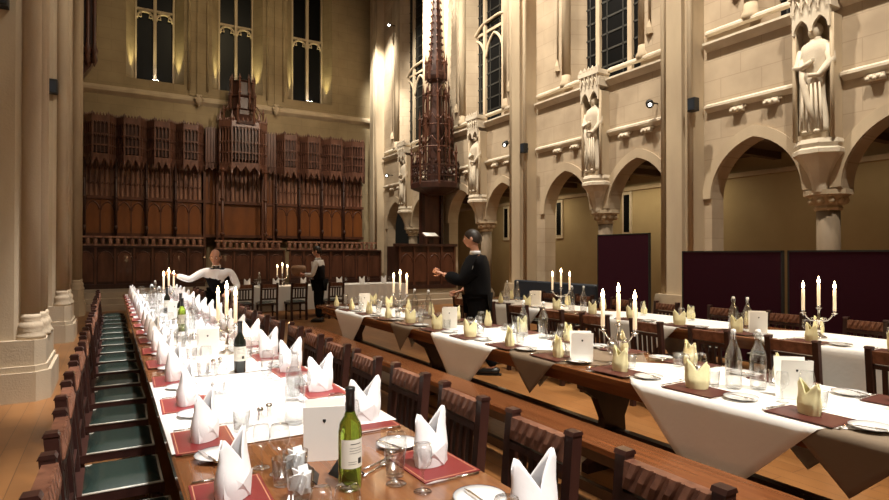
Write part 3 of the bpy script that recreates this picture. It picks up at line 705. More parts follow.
def cloth_rect(x0, x1, y0, y1, drop, label, seed=0):
    rnd = random.Random(seed); t = MB(); nx, ny = 14, max(8, int((y1-y0)/.1)); vs = []; fs = []
    xs = [x0-drop, x0-drop*.5, x0-.004]+[x0+(x1-x0)*k/(nx-1) for k in range(nx)]+[x1+.004, x1+drop*.5, x1+drop] if drop else [x0+(x1-x0)*k/(nx-1) for k in range(nx)]
    for j in range(ny+1):
        y = y0+(y1-y0)*j/ny
        for x in xs:
            out = max(x0-x, x-x1, 0); zz = ZT+.004
            px = x
            if out > 0:
                if out > .0045: px = (x0-.006 if x < x0 else x1+.006)+(-1 if x < x0 else 1)*.008*(1+math.sin(y*17+seed))*out/max(drop, .01); zz = ZT+.004-out
            vs.append((px, y, zz+.0015*math.sin(x*11+y*7+seed)))
    m = len(xs)
    for j in range(ny):
        for i in range(m-1): fs.append((j*m+i, j*m+i+1, (j+1)*m+i+1, (j+1)*m+i))
    t.add(vs, fs, True); o = t.build('tablecloth', 'cloth')
    sm = o.modifiers.new('thick', 'SOLIDIFY'); sm.thickness = .003; sm.offset = 1
    return tag(o, label, 'tablecloth', 'white tablecloths')
def cloth_diamond(tb, yc, hd, m, label, xc=None, zoff=.004, grp='white tablecloths', out=.006):
    x0, x1 = tb[0], tb[1]; xc = xc or (x0+x1)/2; vs = []; fs = []; n = 34
    idx = {}
    def fold(x, y):
        o = max(x0-x, x-x1)
        if o <= 0: return (x, y, ZT+zoff+.001*math.sin(13*x+9*y))
        s = -1 if x < x0 else 1; e = (x0 if s < 0 else x1)+s*(out+.014*o*(1+math.sin(19*y)))
        return (e, y, ZT+zoff-o)
    for i in range(n+1):
        for j in range(n+1):
            a = -1+2*i/n; b = -1+2*j/n; x = xc+hd*(a-b)/2; y = yc+hd*(a+b)/2; vs.append(fold(x, y))
    for i in range(n):
        for j in range(n): fs.append((i*(n+1)+j, (i+1)*(n+1)+j, (i+1)*(n+1)+j+1, i*(n+1)+j+1))
    mb = MB(); mb.add(vs, fs, True); o = mb.build('tablecloth', m)
    sm = o.modifiers.new('thick', 'SOLIDIFY'); sm.thickness = .002; sm.offset = 0
    return tag(o, label, 'tablecloth', grp)
cloth_rect(.2, 1.12, 2.35, 3.75, 0, 'nearest white cloth on the front table, beyond the wine bottle', 1)
cloth_rect(.30, 1.06, 3.78, 7.2, 0, 'white cloth around the candelabrum of the front table', 2)
cloth_rect(.24, 1.10, 7.25, 12.2, 0, 'white cloth on the far end of the front table', 3)
for k, yc in enumerate((1.83, 4.25, 6.93)):
    cloth_diamond(T2, yc, .96, 'cloth', 'white cloth laid diagonally, %s of three hanging over middle table edge' % ('nearest', 'middle', 'farthest')[k], zoff=.007, out=.012)
for k, yc in enumerate((1.2, 3.28, 5.42)):
    cloth_diamond(T2, yc, .70, 'cloth_taupe', 'taupe cloth corner, %s of three hanging over middle table edge' % ('nearest', 'middle', 'farthest')[k], zoff=.003, grp='taupe tablecloths', out=.006)
for k, yc in enumerate((2.35, 4.5, 6.65)):
    cloth_diamond(T3, yc, 1.1, 'cloth', 'white cloth laid diagonally on back table, %s of three' % ('nearest', 'middle', 'farthest')[k], zoff=.004+.002*(k % 2))
# high table cloth: full drop
mb = MB(); x0, x1, y0, y1 = TH_; mb.bbox(x0-.02, x1+.02, y0-.02, y1+.02, .752, .758, .002); vs = []; fs = []
pts = []; per = 90
for k in range(per+1): pts.append((x0-.02+(x1-x0+.04)*k/per, y0-.03-.012*math.sin(k*1.3)))
for i, p in enumerate(pts): vs += [(p[0], y0-.021, .757), (p[0], p[1], .5), (p[0], p[1]-.01, .2)]
for i in range(per): fs += [(i*3, i*3+3, i*3+4, i*3+1), (i*3+1, i*3+4, i*3+5, i*3+2)]
mb.add(vs, fs, True)
for xx in (x0-.022, x1+.022): mb.box(xx-.002, xx+.002, y0-.02, y1+.02, .25, .757)
tag(mb.build('tablecloth', 'cloth'), 'white cloth hanging to the floor along the high table', 'tablecloth')
# benches
def bench(x0, x1, y0, y1, label):
    t = thing('bench', ((x0+x1)/2, (y0+y1)/2, 0), label, 'bench', 'long benches'); W = (x1-x0)/2; L = (y1-y0)/2
    mb = MB(); mb.bbox(-W, W, -L, L, .41, .45, .008); mb.build('seat', 'bench', t)
    mb = MB(); mb.box(-W+.03, -W+.06, -L+.1, L-.1, .34, .41); mb.box(-.02, .02, -L+.3, L-.3, .1, .16); mb.build('rail', 'chair', t)
    n = round(2*L/1.8)
    for k in range(n):
        yy = -L+.3+(2*L-.6)*k/(n-1); mb = MB(); mb.prism([(-W+.01, 0), (W-.01, 0), (W-.04, .12), (W-.06, .3), (W-.01, .41), (-W+.01, .41), (-W+.06, .3), (-W+.04, .12)], yy-.025, yy+.025, 'y'); mb.build('leg', 'chair', t)
bench(2.32, 2.58, -.2, 8.2, 'long polished wooden bench along the near side of middle table')

# ------------------------------------------------------------------ chairs
def chair(simple=False):
    t = thing('dining_chair', (0, 0, 0), '', 'chair')
    W = .175
    for s in (-1, 1):
        mb = MB(); mb.prism([(-.02, .44), (.025, .44), (-.015, .9), (-.06, .9)], s*W-.021, s*W+.021, 'y')
        mb.prism([(-.05, 0), (-.005, 0), (.025, .44), (-.02, .44)], s*W-.022, s*W+.022, 'y')
        mb.prism([(-.065, .9), (-.01, .9), (-.018, .915), (-.057, .915)], s*W-.024, s*W+.024, 'y'); mb.build('back_post', 'chair', t)
        mb = MB(); mb.lathe([(.018, 0), (.024, .03), (.018, .06), (.022, .3), (.028, .34), (.028, .40)], (.35, s*(W-.005), 0), 8); mb.build('leg', 'chair', t)
    mb = MB(); mb.prism([(-.042, .795), (-.002, .795), (-.012, .885), (-.052, .885)], -W+.02, W-.02, 'y')
    for k in range(6):                                  # slanting carved flutes
        y = -.146+.0487*k; sk = .014; vs = []
        for zz, xx, p in ((.80, -.003, .006), (.84, -.0065, .012), (.888, -.012, .006)):
            o_ = sk*((zz-.84)/.04)
            vs += [(xx-.002, y+.002+o_, zz), (xx+p, y+.011+o_, zz), (xx+p, y+.032+o_, zz), (xx-.002, y+.041+o_, zz)]
        fs = [(3, 2, 1, 0), (8, 9, 10, 11)]
        for q in (0, 4): fs += [(q+r_, q+r_+1, q+r_+5, q+r_+4) for r_ in range(3)]+[(q+3, q, q+4, q+7)]
        mb.add(vs, fs)
    mb.build('top_rail', 'chair_c', t)
    mb = MB(); mb.prism([(-.035, .755), (.0, .755), (-.003, .785), (-.038, .785)], -W+.02, W-.02, 'y'); mb.build('back_rail', 'chair', t)
    mb = MB(); mb.box(-.03, .012, -W+.02, W-.02, .52, .555); mb.build('lower_rail', 'chair', t)
    for k in range(4):
        y = -.09+.06*k; mb = MB(); mb.prism([(-.018, .55), (.002, .55), (-.012, .76), (-.032, .76)], y-.014, y+.014, 'y'); mb.build('slat', 'chair', t)
    mb = MB(); mb.box(.0, .37, -.205, .205, .39, .435); mb.box(.36, .38, -.21, .21, .38, .435); mb.build('seat_frame', 'chair', t)
    for q in ((0, .35, -W, -W+.02, .2, .225), (0, .35, W-.02, W, .2, .225), (.2, .22, -W+.02, W-.02, .2, .225)):
        mb = MB(); mb.box(*q); mb.build('stretcher', 'chair', t)
    # cushion
    mb = MB(); n = 10; vs = []; fs = []
    for i in range(n+1):
        for j in range(n+1):
            a = i/n; b = j/n; e = min(min(a, 1-a), min(b, 1-b)); zz = .437+.035*min(1, (e*5))**.5
            vs.append((.045+.325*a, -.2+.4*b, zz))
    for i in range(n):
        for j in range(n): fs.append((i*(n+1)+j, (i+1)*(n+1)+j, (i+1)*(n+1)+j+1, i*(n+1)+j+1))
    mb.add(vs, fs, True); cu = mb.build('cushion', 'leather', t)
    mb = MB(); P = [(.045, -.203, .440), (.37, -.203, .440), (.37, .203, .440), (.045, .203, .440)]
    mb.tube(P[:2], .006, 6); mb.tube(P[1:3], .006, 6); mb.tube(P[2:4], .006, 6); mb.build('seat_edging', 'piping', cu)
    return t
ch = chair(); P_CHAIR[0] = ch
bpy.context.view_layer.update()
k = 0
for i in range(18):
    y = 1.42+.61*i; place(ch, (-.14+random.uniform(-.012, .012), y, 0), R(random.uniform(-2, 2)), '%s green-seated chair from the camera, left side of front table' % ORD[i], 'chairs along the left side of front table')
for i in range(20):
    y = 1.14+.575*i
    if abs(y-9.6) < .35: continue
    place(ch, (1.40+random.uniform(-.015, .02), y, 0), PI+R(random.uniform(-3, 3)), '%s carved-rail chair from the camera, bench side of front table' % ORD[i], 'chairs on the right side of front table')
for i in range(9):
    y = 1.75+.68*i; place(ch, (4.52+random.uniform(-.03, .03), y, 0), R(random.uniform(-4, 4)), '%s dark slatted chair from the right, between middle and back tables' % ('first',)[0] if i == 0 else '%s dark slatted chair from the right, between middle and back tables' % ORD[i], 'chairs at the back table')
for i in range(8):
    y = 2.0+.78*i; place(ch, (6.42+random.uniform(-.03, .03), y, 0), PI+R(random.uniform(-4, 4)), '%s dark chair from the right, behind the back table' % ('first' if i == 0 else ORD[i]), 'chairs behind the back table')
for i, x in enumerate((2.52, 3.05, 3.72, 4.6)):
    place(ch, (x, 12.95, 0), PI/2+R(random.uniform(-6, 6)), '%s slatted chair before the high table, counted from the left' % ('first', 'second', 'third', 'fourth')[i], 'chairs at the high table')

# ------------------------------------------------------------------ tableware prototypes
def flat_rect(w, h, z0, z1, m, name, parent=None):
    mb = MB(); mb.box(-w/2, w/2, -h/2, h/2, z0, z1); return mb.build(name, m, parent)
def p_mat():
    t = MB(); t.box(-.11, .11, -.15, .15, 0, .004); t.cur = 1
    for a, b, c, d in ((-.102, -.099, -.142, .142), (.099, .102, -.142, .142), (-.099, .099, -.142, -.139), (-.099, .099, .139, .142)): t.box(a, b, c, d, .004, .0046)
    return tag(t.build('place_mat', ['mat_r', 'mat_line']), '', 'place mat', 'dark red place mats')
def p_napkin(m, name='napkin', fan=False):
    mb = MB(); n = 32; lv = 10; vs = []; fs = []
    for sgn in (0, 1):                                  # outer and inner skin
        for j in range(lv+1):
            f = j/lv
            for k in range(n):
                a = 2*PI*k/n; c = abs(math.cos(a)); top = (.118+.088*(c/.80)) if c < .80 else (.206-.035*(c-.8)/.2)
                top += .010 if math.cos(a) > 0 else 0; z = f*top; bul = 1+.08*math.sin(PI*min(1, z/.13))
                rx = .064*bul*(1+.20*z/.2)-.003*sgn; ry = .044*bul*(1-.80*max(0, min(z, .2)-.06)/.14)-.003*sgn
                if fan: rx *= 1+.07*math.cos(8*a)
                x = rx*math.cos(a)*(1 if z < .12 else 1); vs.append((x, ry*math.sin(a), z))
    N = (lv+1)*n
    for j in range(lv):
        for k in range(n):
            q = (j*n+k, j*n+(k+1) % n, (j+1)*n+(k+1) % n, (j+1)*n+k); fs.append(q); fs.append(tuple(reversed([i+N for i in q])))
    for k in range(n): fs.append((lv*n+k, lv*n+(k+1) % n, lv*n+(k+1) % n+N, lv*n+k+N))
    mb.add(vs, fs, True)
    # wrapped fold across the front
    mb.add([(-.070, -.012, .0), (.02, -.047, .0), (.066, -.02, .0), (.03, -.048, .085), (-.03, -.049, .055), (-.072, -.01, .10)], [(0, 1, 4, 5), (1, 2, 3, 4)], False)
    return tag(mb.build(name, m), '', 'napkin')
def p_plate():
    t = tag(thing('side_plate', (0, 0, 0), '', 'plate'), '', 'plate')
    mb = MB(); mb.lathe([(.0, 0), (.045, 0), (.05, .003), (.082, .012), (.083, .014), (.05, .007), (.0, .006)], n=28); mb.build('dish', 'china', t)
    mb = MB(); mb.open_lathe([(.0795, .0120), (.081, .0136), (.0825, .0145)], n=28); mb.build('rim_line', 'china_rim', t); return t
def knife_mb(mb, L=.21):
    mb.tube([(0, 0, .004), (0, L*.42, .005)], .0045, 6); mb.add([(-.004, L*.42, .004), (.006, L*.42, .004), (.008, L*.8, .004), (0, L, .004), (-.006, L*.9, .004), (-.004, L*.42, .006), (.006, L*.42, .006), (.008, L*.8, .006), (0, L, .005), (-.006, L*.9, .006)], [(4, 3, 2, 1, 0), (5, 6, 7, 8, 9), (0, 1, 6, 5), (1, 2, 7, 6), (2, 3, 8, 7), (3, 4, 9, 8), (4, 0, 5, 9)])
def fork_mb(mb, L=.2):
    mb.tube([(0, 0, .004), (0, L*.3, .005), (0, L*.6, .004), (0, L*.68, .006)], [.005, .0035, .003, .009], 6, flat=.4)
    for k in range(4): mb.tube([(-.009+.006*k, L*.68, .005), (-.009+.006*k, L*.85, .009), (-.009+.006*k, L, .006)], .0018, 4)
def p_knife(): mb = MB(); knife_mb(mb); return tag(mb.build('table_knife', 'silver'), '', 'knife')
def p_fork(): mb = MB(); fork_mb(mb); return tag(mb.build('table_fork', 'silver'), '', 'fork')
def p_wineglass():
    mb = MB(); mb.lathe([(0, 0), (.034, .001), (.03, .004), (.006, .01), (.004, .03), (.004, .07), (.012, .08), (.03, .098), (.036, .12), (.034, .145), (.029, .168)], n=20)
    return tag(mb.build('wine_glass', 'glass'), '', 'glass')
def p_tumbler():
    mb = MB(); mb.lathe([(0, 0), (.028, 0), (.03, .004), (.037, .088), (.0355, .088), (.0285, .012), (0, .010)], n=16, smooth=True)
    return tag(mb.build('water_tumbler', 'glass'), '', 'glass')
def p_waterbottle():
    t = thing('water_bottle', (0, 0, 0), '', 'bottle')
    mb = MB(); mb.lathe([(0, .004), (.036, 0), (.042, .006), (.043, .17), (.036, .205), (.02, .245), (.0145, .275), (.0145, .295), (.017, .297), (.017, .303), (.011, .303), (.0115, .275), (.017, .245), (.033, .203), (.040, .17), (.039, .012), (0, .010)], n=20); mb.build('body', 'glass', t)
    mb = MB(); mb.lathe([(.0, .30), (.0115, .303), (.015, .312), (.012, .325), (0, .328)], n=12); mb.tube([(.018, 0, .27), (.021, 0, .3), (.012, 0, .322), (-.012, 0, .322), (-.021, 0, .3), (-.018, 0, .27)], .0018, 5)
    mb.build('swing_stopper', 'china', t); return t
def p_wine(dark):
    t = thing('wine_bottle', (0, 0, 0), '', 'bottle')
    prof = [(0, .004), (.032, 0), (.037, .006), (.0375, .185), (.033, .21), (.02, .232), (.0145, .25), (.0138, .31), (.0155, .312), (.0155, .322), (0, .322)]
    mb = MB(); mb.lathe(prof, n=24); mb.build('body', 'glass_d' if dark else 'glass_g', t)
    mb = MB(); mb.lathe([(.0152, .245), (.0146, .31), (.0162, .312), (.0162, .3235), (0, .3238)], n=16); mb.build('foil_cap', 'foil', t)
    mb = MB(); n = 14; vs = []; fs = []
    a0, a1 = R(-150), R(10)
    for j, z in enumerate((.075, .165)):
        for k in range(n+1): a = a0+(a1-a0)*k/n; vs.append((.0379*math.cos(a), .0379*math.sin(a), z))
    for k in range(n): fs.append((k, k+1, n+2+k, n+1+k))
    mb.add(vs, fs, True); lb = mb.build('paper_label', 'label', t)
    mb = MB()
    for zz, h, a2, a3 in ((.150, .0025, -100, -45), (.138, .0012, -105, -40), (.130, .0012, -105, -40), (.122, .0012, -105, -40), (.088, .018, -62, -40), (.095, .0012, -110, -70), (.088, .0012, -110, -70)):
        vs = []; fs = []; m_ = 6
        for z_ in (zz, zz+h):
            for k in range(m_+1): a = R(a2+(a3-a2)*k/m_); vs.append((.0383*math.cos(a), .0383*math.sin(a), z_))
        for k in range(m_): fs.append((k, k+1, m_+2+k, m_+1+k))
        mb.add(vs, fs)
    mb.build('printing', 'lead', lb)
    return t
def p_menu():
    t = thing('menu_card', (0, 0, 0), '', 'menu card'); h = .205; w_ = .074
    mb = MB(); mb.T = Matrix.Rotation(R(8), 4, 'X'); mb.box(-w_, w_, -.001, .001, 0, h)
    mb.T = Matrix.Translation((0, .062, 0)) @ Matrix.Rotation(R(-8), 4, 'X'); mb.box(-w_, w_, -.001, .001, 0, h); mb.build('card', 'paper', t)
    mb = MB(); mb.T = Matrix.Rotation(R(8), 4, 'X'); mb.prism([(-.0055, .158), (.0055, .158), (.0055, .150), (0, .143), (-.0055, .150)], -.0018, -.001, 'y')
    mb.build('crest', 'ink', t); return t
def p_tent():
    mb = MB(); mb.prism([(-.045, 0), (0, .045), (.045, 0), (.042, 0), (0, .041), (-.042, 0)], -.045, .045, 'y'); return tag(mb.build('place_card', 'foil'), '', 'place card')
def candle_mb():
    pass
def p_candelabrum():
    t = thing('candelabrum', (0, 0, 0), '', 'candelabrum')
    mb = MB(); mb.lathe([(0, 0), (.062, 0), (.065, .008), (.05, .016), (.03, .022), (.012, .035), (.010, .06), (.018, .07), (.011, .08), (.009, .14), (.017, .155), (.02, .165), (.011, .175), (.009, .24), (.016, .25), (.013, .26)], n=18); mb.build('stem', 'silver', t)
    mb = MB()
    for s in (-1, 1): mb.tube([(0, 0, .165), (s*.03, 0, .15), (s*.065, 0, .155), (s*.09, 0, .18), (s*.105, 0, .205), (s*.118, 0, .20), (s*.12, 0, .215)], [.007, .007, .006, .006, .006, .006, .007], 8); mb.tube([(s*.03, 0, .15), (s*.045, 0, .175), (s*.06, 0, .175), (s*.055, 0, .162)], .004, 6)
    mb.build('arms', 'silver', t)
    for s, z0 in ((-1, .21), (0, .255), (1, .21)):
        mb = MB(); mb.lathe([(.008, 0), (.026, .008), (.027, .011), (.012, .013), (.013, .03), (.016, .032), (.0155, .034)], (s*.12, 0, z0), 14); mb.build('drip_cup', 'silver', t)
        c = MB(); c.lathe([(.0135, .03), (.013, .22), (.004, .226)], (s*.12, 0, z0), 12); cd = c.build('candle', 'wax', t)
        f = MB(); f.lathe([(0, .222), (.009, .234), (.0125, .248), (.008, .270), (0, .295)], (s*.12, 0, z0), 10); f.build('flame', 'flame', cd)
    return t
P = dict(mat=p_mat(), nap=p_napkin('napkin'), napy=p_napkin('napkin_y', fan=True), plate=p_plate(), knife=p_knife(), fork=p_fork(), wg=p_wineglass(), tum=p_tumbler(), wb=p_waterbottle(), wineg=p_wine(False), wined=p_wine(True), menu=p_menu(), tent=p_tent(), cand=p_candelabrum())
P['wg2'] = p_wineglass(); P['mat2'] = p_mat(); P['mat2'].data.materials[0] = M['mat_b']; P['mat2'].data.materials[1] = M['mat_b']
P['knife2'] = p_knife(); P['knife2'].name = 'butter_knife'; P['knife2'].data = P['knife2'].data.copy()
bpy.context.view_layer.update()
Z0 = ZT+.0115
rj = lambda a: random.uniform(-a, a)
def setting(tbl, side, i, y, s, z, yellow, full=2):
    """one cover; s=-1 means the diner sits on the left (-x) side"""
    tb = {'front': T1, 'middle': T2, 'back': T3}[tbl]; edge = tb[0] if s < 0 else tb[1]
    o_ = ORD[i] if not (tbl != 'front' and i == 0) else 'nearest'
    where = '%s place, %s side of the %s table' % (o_, side, tbl); g = ' on the %s side of %s table' % (side, tbl)
    xm = edge-s*.125
    if full >= 1: place(P['mat2' if yellow else 'mat'], (xm, y, z), rj(.04), ('maroon' if yellow else 'dark red')+' place mat, '+where, 'place mats'+g)
    if yellow:
        place(P['napy'], (xm-s*.02, y+rj(.02), z+.0055), PI/2+rj(.7) if s < 0 else rj(.8)+.6, 'peaked napkin tinted by yellow light, '+where, 'yellow napkins'+g, (.8, .8, .74))
    else:
        place(P['nap'], (xm-s*.005, y+rj(.01), z+.0055), (PI/2-.55 if s < 0 else .12)+rj(.22), 'white peaked napkin, '+where, 'white napkins'+g, (1, 1, .97+rj(.05)))
    if full >= 1:
        py = y+s*.235
        place(P['plate'], (xm-s*.02, py, z+.001), 0, 'white side plate, '+where, 'side plates'+g)
        place(P['knife2'], (xm-s*.02-.02, py-.1, z+.0125), rj(.5)-.1, 'knife lying on the side plate, '+where, 'butter knives'+g, (.8, .8, 1))
        a = -PI/2*s
        place(P['knife'], (edge-s*.03, y-s*.166, z), a*-1+rj(.03)+(PI if False else 0), 'silver table knife, '+where, 'table knives'+g)
        place(P['fork'], (edge-s*.03, y+s*.163, z), a*-1+rj(.03), 'silver table fork, '+where, 'table forks'+g)
    place(P['wg'], (edge-s*(.31+rj(.01)), y-s*.12+rj(.02), z), 0, 'stemmed wine glass, '+where, 'wine glasses'+g)
    if tbl == 'front' or side == 'bench': place(P['wg2'], (edge-s*(.27+rj(.01)), y-s*.19+rj(.015), z), 0, 'smaller stemmed glass, '+where, 'smaller stemmed glasses'+g, (.86, .86, .9))
    if full >= 2:
        place(P['tum'], (edge-s*(.285+rj(.012)), y-s*.03+rj(.02), z), 0, 'clear water tumbler, '+where, 'water tumblers'+g)
left_y = [1.25, 1.86, 2.47, 3.10]+[3.72+.61*k for k in range(14)]
for i, y in enumerate(left_y): setting('front', 'left', i, y, -1, Z0-.004 if y > 2.3 else ZT+.001, False, 2 if i < 14 else 1)
right_y = [1.22, 1.80, 2.41, 3.03]+[3.62+.6*k for k in range(14)]
for i, y in enumerate(right_y): setting('front', 'right', i, y, 1, Z0-.004 if y > 2.6 else ZT+.001, False, 2 if i < 14 else 1)
for i in range(12): setting('middle', 'bench', i, 1.42+.58*i, -1, ZT+.0115, True, 2)
for i in range(12): setting('middle', 'far', i, 1.30+.6*i, 1, ZT+.0115, True, 2)
for i in range(10): setting('back', 'near', i, 2.0+.64*i, -1, ZT+.010, True, 1)
for i in range(9): setting('back', 'far', i, 2.2+.68*i, 1, ZT+.010, True, 0)
# high table
for i, x in enumerate((2.7, 3.35, 4.0, 4.9, 5.5, 6.1)):
    w_ = 'on the high table, %s from the left' % ('first', 'second', 'third', 'fourth', 'fifth', 'sixth')[i]
    place(P['nap'], (x, 13.55, .7605), rj(.3), 'white peaked napkin '+w_, 'napkins of high table')
    place(P['wg'], (x+.2, 13.62, .7605), 0, 'stemmed wine glass '+w_, 'wine glasses of high table')
# candelabra
def lit(x, y, z):
    for s, h in ((-1, .46), (0, .5), (1, .46)): pass
    d = bpy.data.lights.new('candle_light', 'POINT'); d.energy = 3.0; d.color = (1, .6, .28); d.shadow_soft_size = .03
    o = bpy.data.objects.new('candle_light', d); COL.objects.link(o); o.location = (x, y, z+.62)
    d.use_shadow = True
for x, y, z, rz, lab in ((.755, 4.53, Z0-.005, -1.2, 'three-armed silver candelabrum in the middle of front table'), (.74, 9.25, Z0-.005, .9, 'three-armed silver candelabrum in front of the leaning waiter'),
        (2.97, 2.75, ZT+.0115, -1.35, 'nearest three-armed silver candelabrum on middle table'), (3.2, 6.6, ZT+.0115, -1.25, 'farther three-armed candelabrum on middle table'),
        (5.45, 2.72, ZT+.010, -.9, 'three-armed candelabrum before the right-hand maroon screen'), (5.5, 6.15, ZT+.010, -.8, 'three-armed candelabrum at far end of back table'),
        (3.55, 13.75, .7605, 0, 'three-armed candelabrum standing on the high table')):
    place(P['cand'], (x, y, z), rz, lab, 'silver candelabra'); lit(x, y, z)
# bottles
WBL = [(.70, 2.5, 'front table, nearest the camera'), (.6, 5.4, 'front table, just beyond candelabrum'), (.72, 6.2, 'front table, behind the dark bottles'), (.55, 8.3, 'front table, left of far candle'), (.5, 8.9, 'front table, far end left'), (.62, 10.2, 'front table, behind the far candelabrum'),
       (2.98, 1.93, 'middle table, left of the nearest pair'), (3.08, 1.85, 'middle table, right of the nearest pair'), (3.22, 4.1, 'middle table, left of the centre pair'), (3.28, 3.9, 'middle table, right of the centre pair'), (3.15, 6.1, 'middle table, left of the far pair'), (3.2, 5.85, 'middle table, right of the far pair'),
       (5.28, 3.42, 'back table, left of the near pair'), (5.32, 3.3, 'back table, right of the near pair'), (5.3, 5.72, 'back table, left of the centre pair'), (5.35, 5.55, 'back table, right of the centre pair'), (5.45, 7.35, 'back table, left of the far pair'), (5.5, 7.15, 'back table, right of the far pair')]
for x, y, l in WBL: place(P['wb'], (x, y, ZT+.0115), rj(3), 'clear swing-top water bottle on '+l, 'water bottles')
place(P['wb'], (3.0, 13.7, .7605), 0, 'clear swing-top water bottle on the high table', 'water bottles')
place(P['wineg'], (.666, 1.74, ZT+.001), R(-8), 'green wine bottle with cream label, nearest on front table')
place(P['wineg'], (.60, 6.05, Z0-.005), 0, 'yellow-green wine bottle beyond candelabrum on front table')
for x, y, l in ((.71, 3.78, 'dark wine bottle before the front table candelabrum'), (.66, 6.8, 'dark wine bottle beyond the front table candelabrum'), (.62, 8.0, 'farthest dark wine bottle, near the leaning waiter')):
    place(P['wined'], (x, y, Z0-.005), R(-20), l, 'dark wine bottles')
# salt and pepper pots
def pot(x, y, z, dark, l):
    mb = MB(); mb.lathe([(0, 0), (.018, 0), (.02, .01), (.013, .035), (.016, .05), (.014, .062), (0, .068)], n=14)
    o = mb.build('pepper_pot' if dark else 'salt_pot', 'silver'); o.location = (x, y, z); tag(o, l, 'shaker', 'salt and pepper pots')
for k in range(7):
    y = 2.62+1.35*k; pot(.58, y, Z0-.006, False, 'small silver salt pot, %s pair from camera on the front table' % ORD[k]); pot(.63, y+.05, Z0-.006, True, 'small silver pepper pot, %s pair from camera on the front table' % ORD[k])
for k in range(5):
    y = 2.2+1.3*k; pot(3.05, y, ZT+.0115, False, 'small silver salt pot, %s pair from the right on middle table' % ORD[k].replace('nearest', 'first')); pot(3.1, y+.05, ZT+.0115, True, 'small silver pepper pot, %s pair from the right on middle table' % ORD[k].replace('nearest', 'first'))
# menu cards
for x, y, z, rz, l in ((.675, 2.02, ZT+.001, -.35, 'front table, behind green bottle'), (.62, 3.9+.6, Z0-.005, -.2, 'front table by the candelabrum'), (.64, 7.2, Z0-.005, -.2, 'front table, far half'),
        (3.02, 1.62, ZT+.0115, -.75, 'middle table, nearest'), (2.80, 2.92, ZT+.0115, -.65, 'middle table by near candelabrum'), (2.95, 4.95, ZT+.0115, -.6, 'middle table before the man'), (3.0, 7.3, ZT+.0115, -.4, 'middle table, far end'),
        (5.25, 3.15, ZT+.010, -.9, 'back table by near bottles'), (5.4, 6.6, ZT+.010, -.9, 'back table by far candelabrum')):
    place(P['menu'], (x, y, z), rz, 'folded white menu card with small crest on '+l, 'menu cards')
for x, y, l in ((.70, 1.86, 'right of the green wine bottle'), (.56, 1.88, 'left of the green wine bottle')):
    place(P['tent'], (x, y, ZT+.001), rj(1), 'small black folded card '+l, 'black place cards')
# sugar pot glasses, spoon, folded paper at the near end
for x, y, l in ((.50, 1.72, 'nearest'), (.535, 1.90, 'farther')):
    t = thing('sachet_glass', (x, y, ZT+.001), 'glass full of white sachets beside green bottle, '+l+' of two', 'glass', 'glasses of sachets')
    mb = MB(); mb.lathe([(0, 0), (.033, 0), (.036, .005), (.042, .095), (.040, .095), (.034, .01), (0, .008)], n=20); mb.build('glass_pot', 'glass', t)
    mb = MB()
    for k in range(9):
        a = k*2.4; mb.T = Matrix.Translation((.014*math.cos(a), .014*math.sin(a), .045+.004*k)) @ Matrix.Rotation(a, 4, 'Z') @ Matrix.Rotation(R(70), 4, 'X'); mb.box(-.017, .017, -.022, .03, -.002, .002)
    mb.build('sachets', 'sugar', t)
mb = MB(); mb.box(-.06, .06, -.028, .028, 0, .002); mb.box(-.058, .055, -.027, .026, .002, .004); o = mb.build('folded_paper', 'paper'); o.location = (.62, 1.53, ZT+.001); o.rotation_euler = (0, 0, .5); tag(o, 'folded white paper on front table, closest to the camera', 'paper')
for k, (x, y, r_) in enumerate(((.735, 1.80, -1.0), (.76, 1.86, -1.15))):
    mb = MB(); mb.tube([(0, 0, .004), (0, .11, .005)], .0035, 6); mb.ball((0, .135, .006), .015, .024, .004, 10, 6); o = mb.build('spoon', 'silver'); o.location = (x, y, ZT+.001); o.rotation_euler = (0, 0, r_)
    tag(o, 'silver spoon beside the green bottle, %s of two' % ('nearer', 'farther')[k], 'spoon', 'spoons by the bottle')


# ------------------------------------------------------------------ people
def skin_geo(pts, edges, rad, root, sub=2):
    names = list(pts); me = bpy.data.meshes.new('tmp'); me.from_pydata([pts[n] for n in names], [(names.index(a), names.index(b)) for a, b in edges], [])
    o = bpy.data.objects.new('tmp', me); COL.objects.link(o); o.modifiers.new('s', 'SKIN')
    m = o.modifiers.new('ss', 'SUBSURF'); m.levels = sub; m.render_levels = sub
    sk = me.skin_vertices[0].data
    for i, n in enumerate(names):
        r = rad[n]; sk[i].radius = r if isinstance(r, tuple) else (r, r); sk[i].use_root = (n == root)
    dg = bpy.context.evaluated_depsgraph_get(); dg.update(); e = bpy.data.meshes.new_from_object(o.evaluated_get(dg))
    vs = [tuple(v.co) for v in e.vertices]; fs = [tuple(p.vertices) for p in e.polygons]
    bpy.data.objects.remove(o); bpy.data.meshes.remove(me); bpy.data.meshes.remove(e); return vs, fs
def hand(mb, wrist, elbow, palm_n, curl=.5, thumb=1):
    w = Vector(wrist); d = (w-Vector(elbow)).normalized(); n = Vector(palm_n); n = (n-d*n.dot(d)).normalized(); s = d.cross(n)*thumb
    pm = w+d*.05
    mb.tube([w-d*.02, w+d*.01, w+d*.045, w+d*.085], [.024, .027, .036, .034], 10, flat=.45 if abs(s.z) > .5 else .7)
    for k in range(4):
        L = (.066, .075, .070, .055)[k]; b = w+d*.08+s*(.027-.018*k); p1 = b+d*L*.45+n*L*.1*curl; p2 = p1+d*L*.33*(1-curl*.6)+n*L*.33*curl; p3 = p2+d*L*.22*(1-curl)+n*L*.3*curl
        mb.tube([b-d*.02, b, p1, p2, p3], [.009, .0095, .009, .008, .006], 7)
    b = w+d*.03+s*.03; mb.tube([b-s*.012, b+s*.018+d*.018, b+s*.03+d*.042+n*.012*curl, b+s*.03+d*.062+n*.028*curl], [.012, .011, .0095, .007], 7)
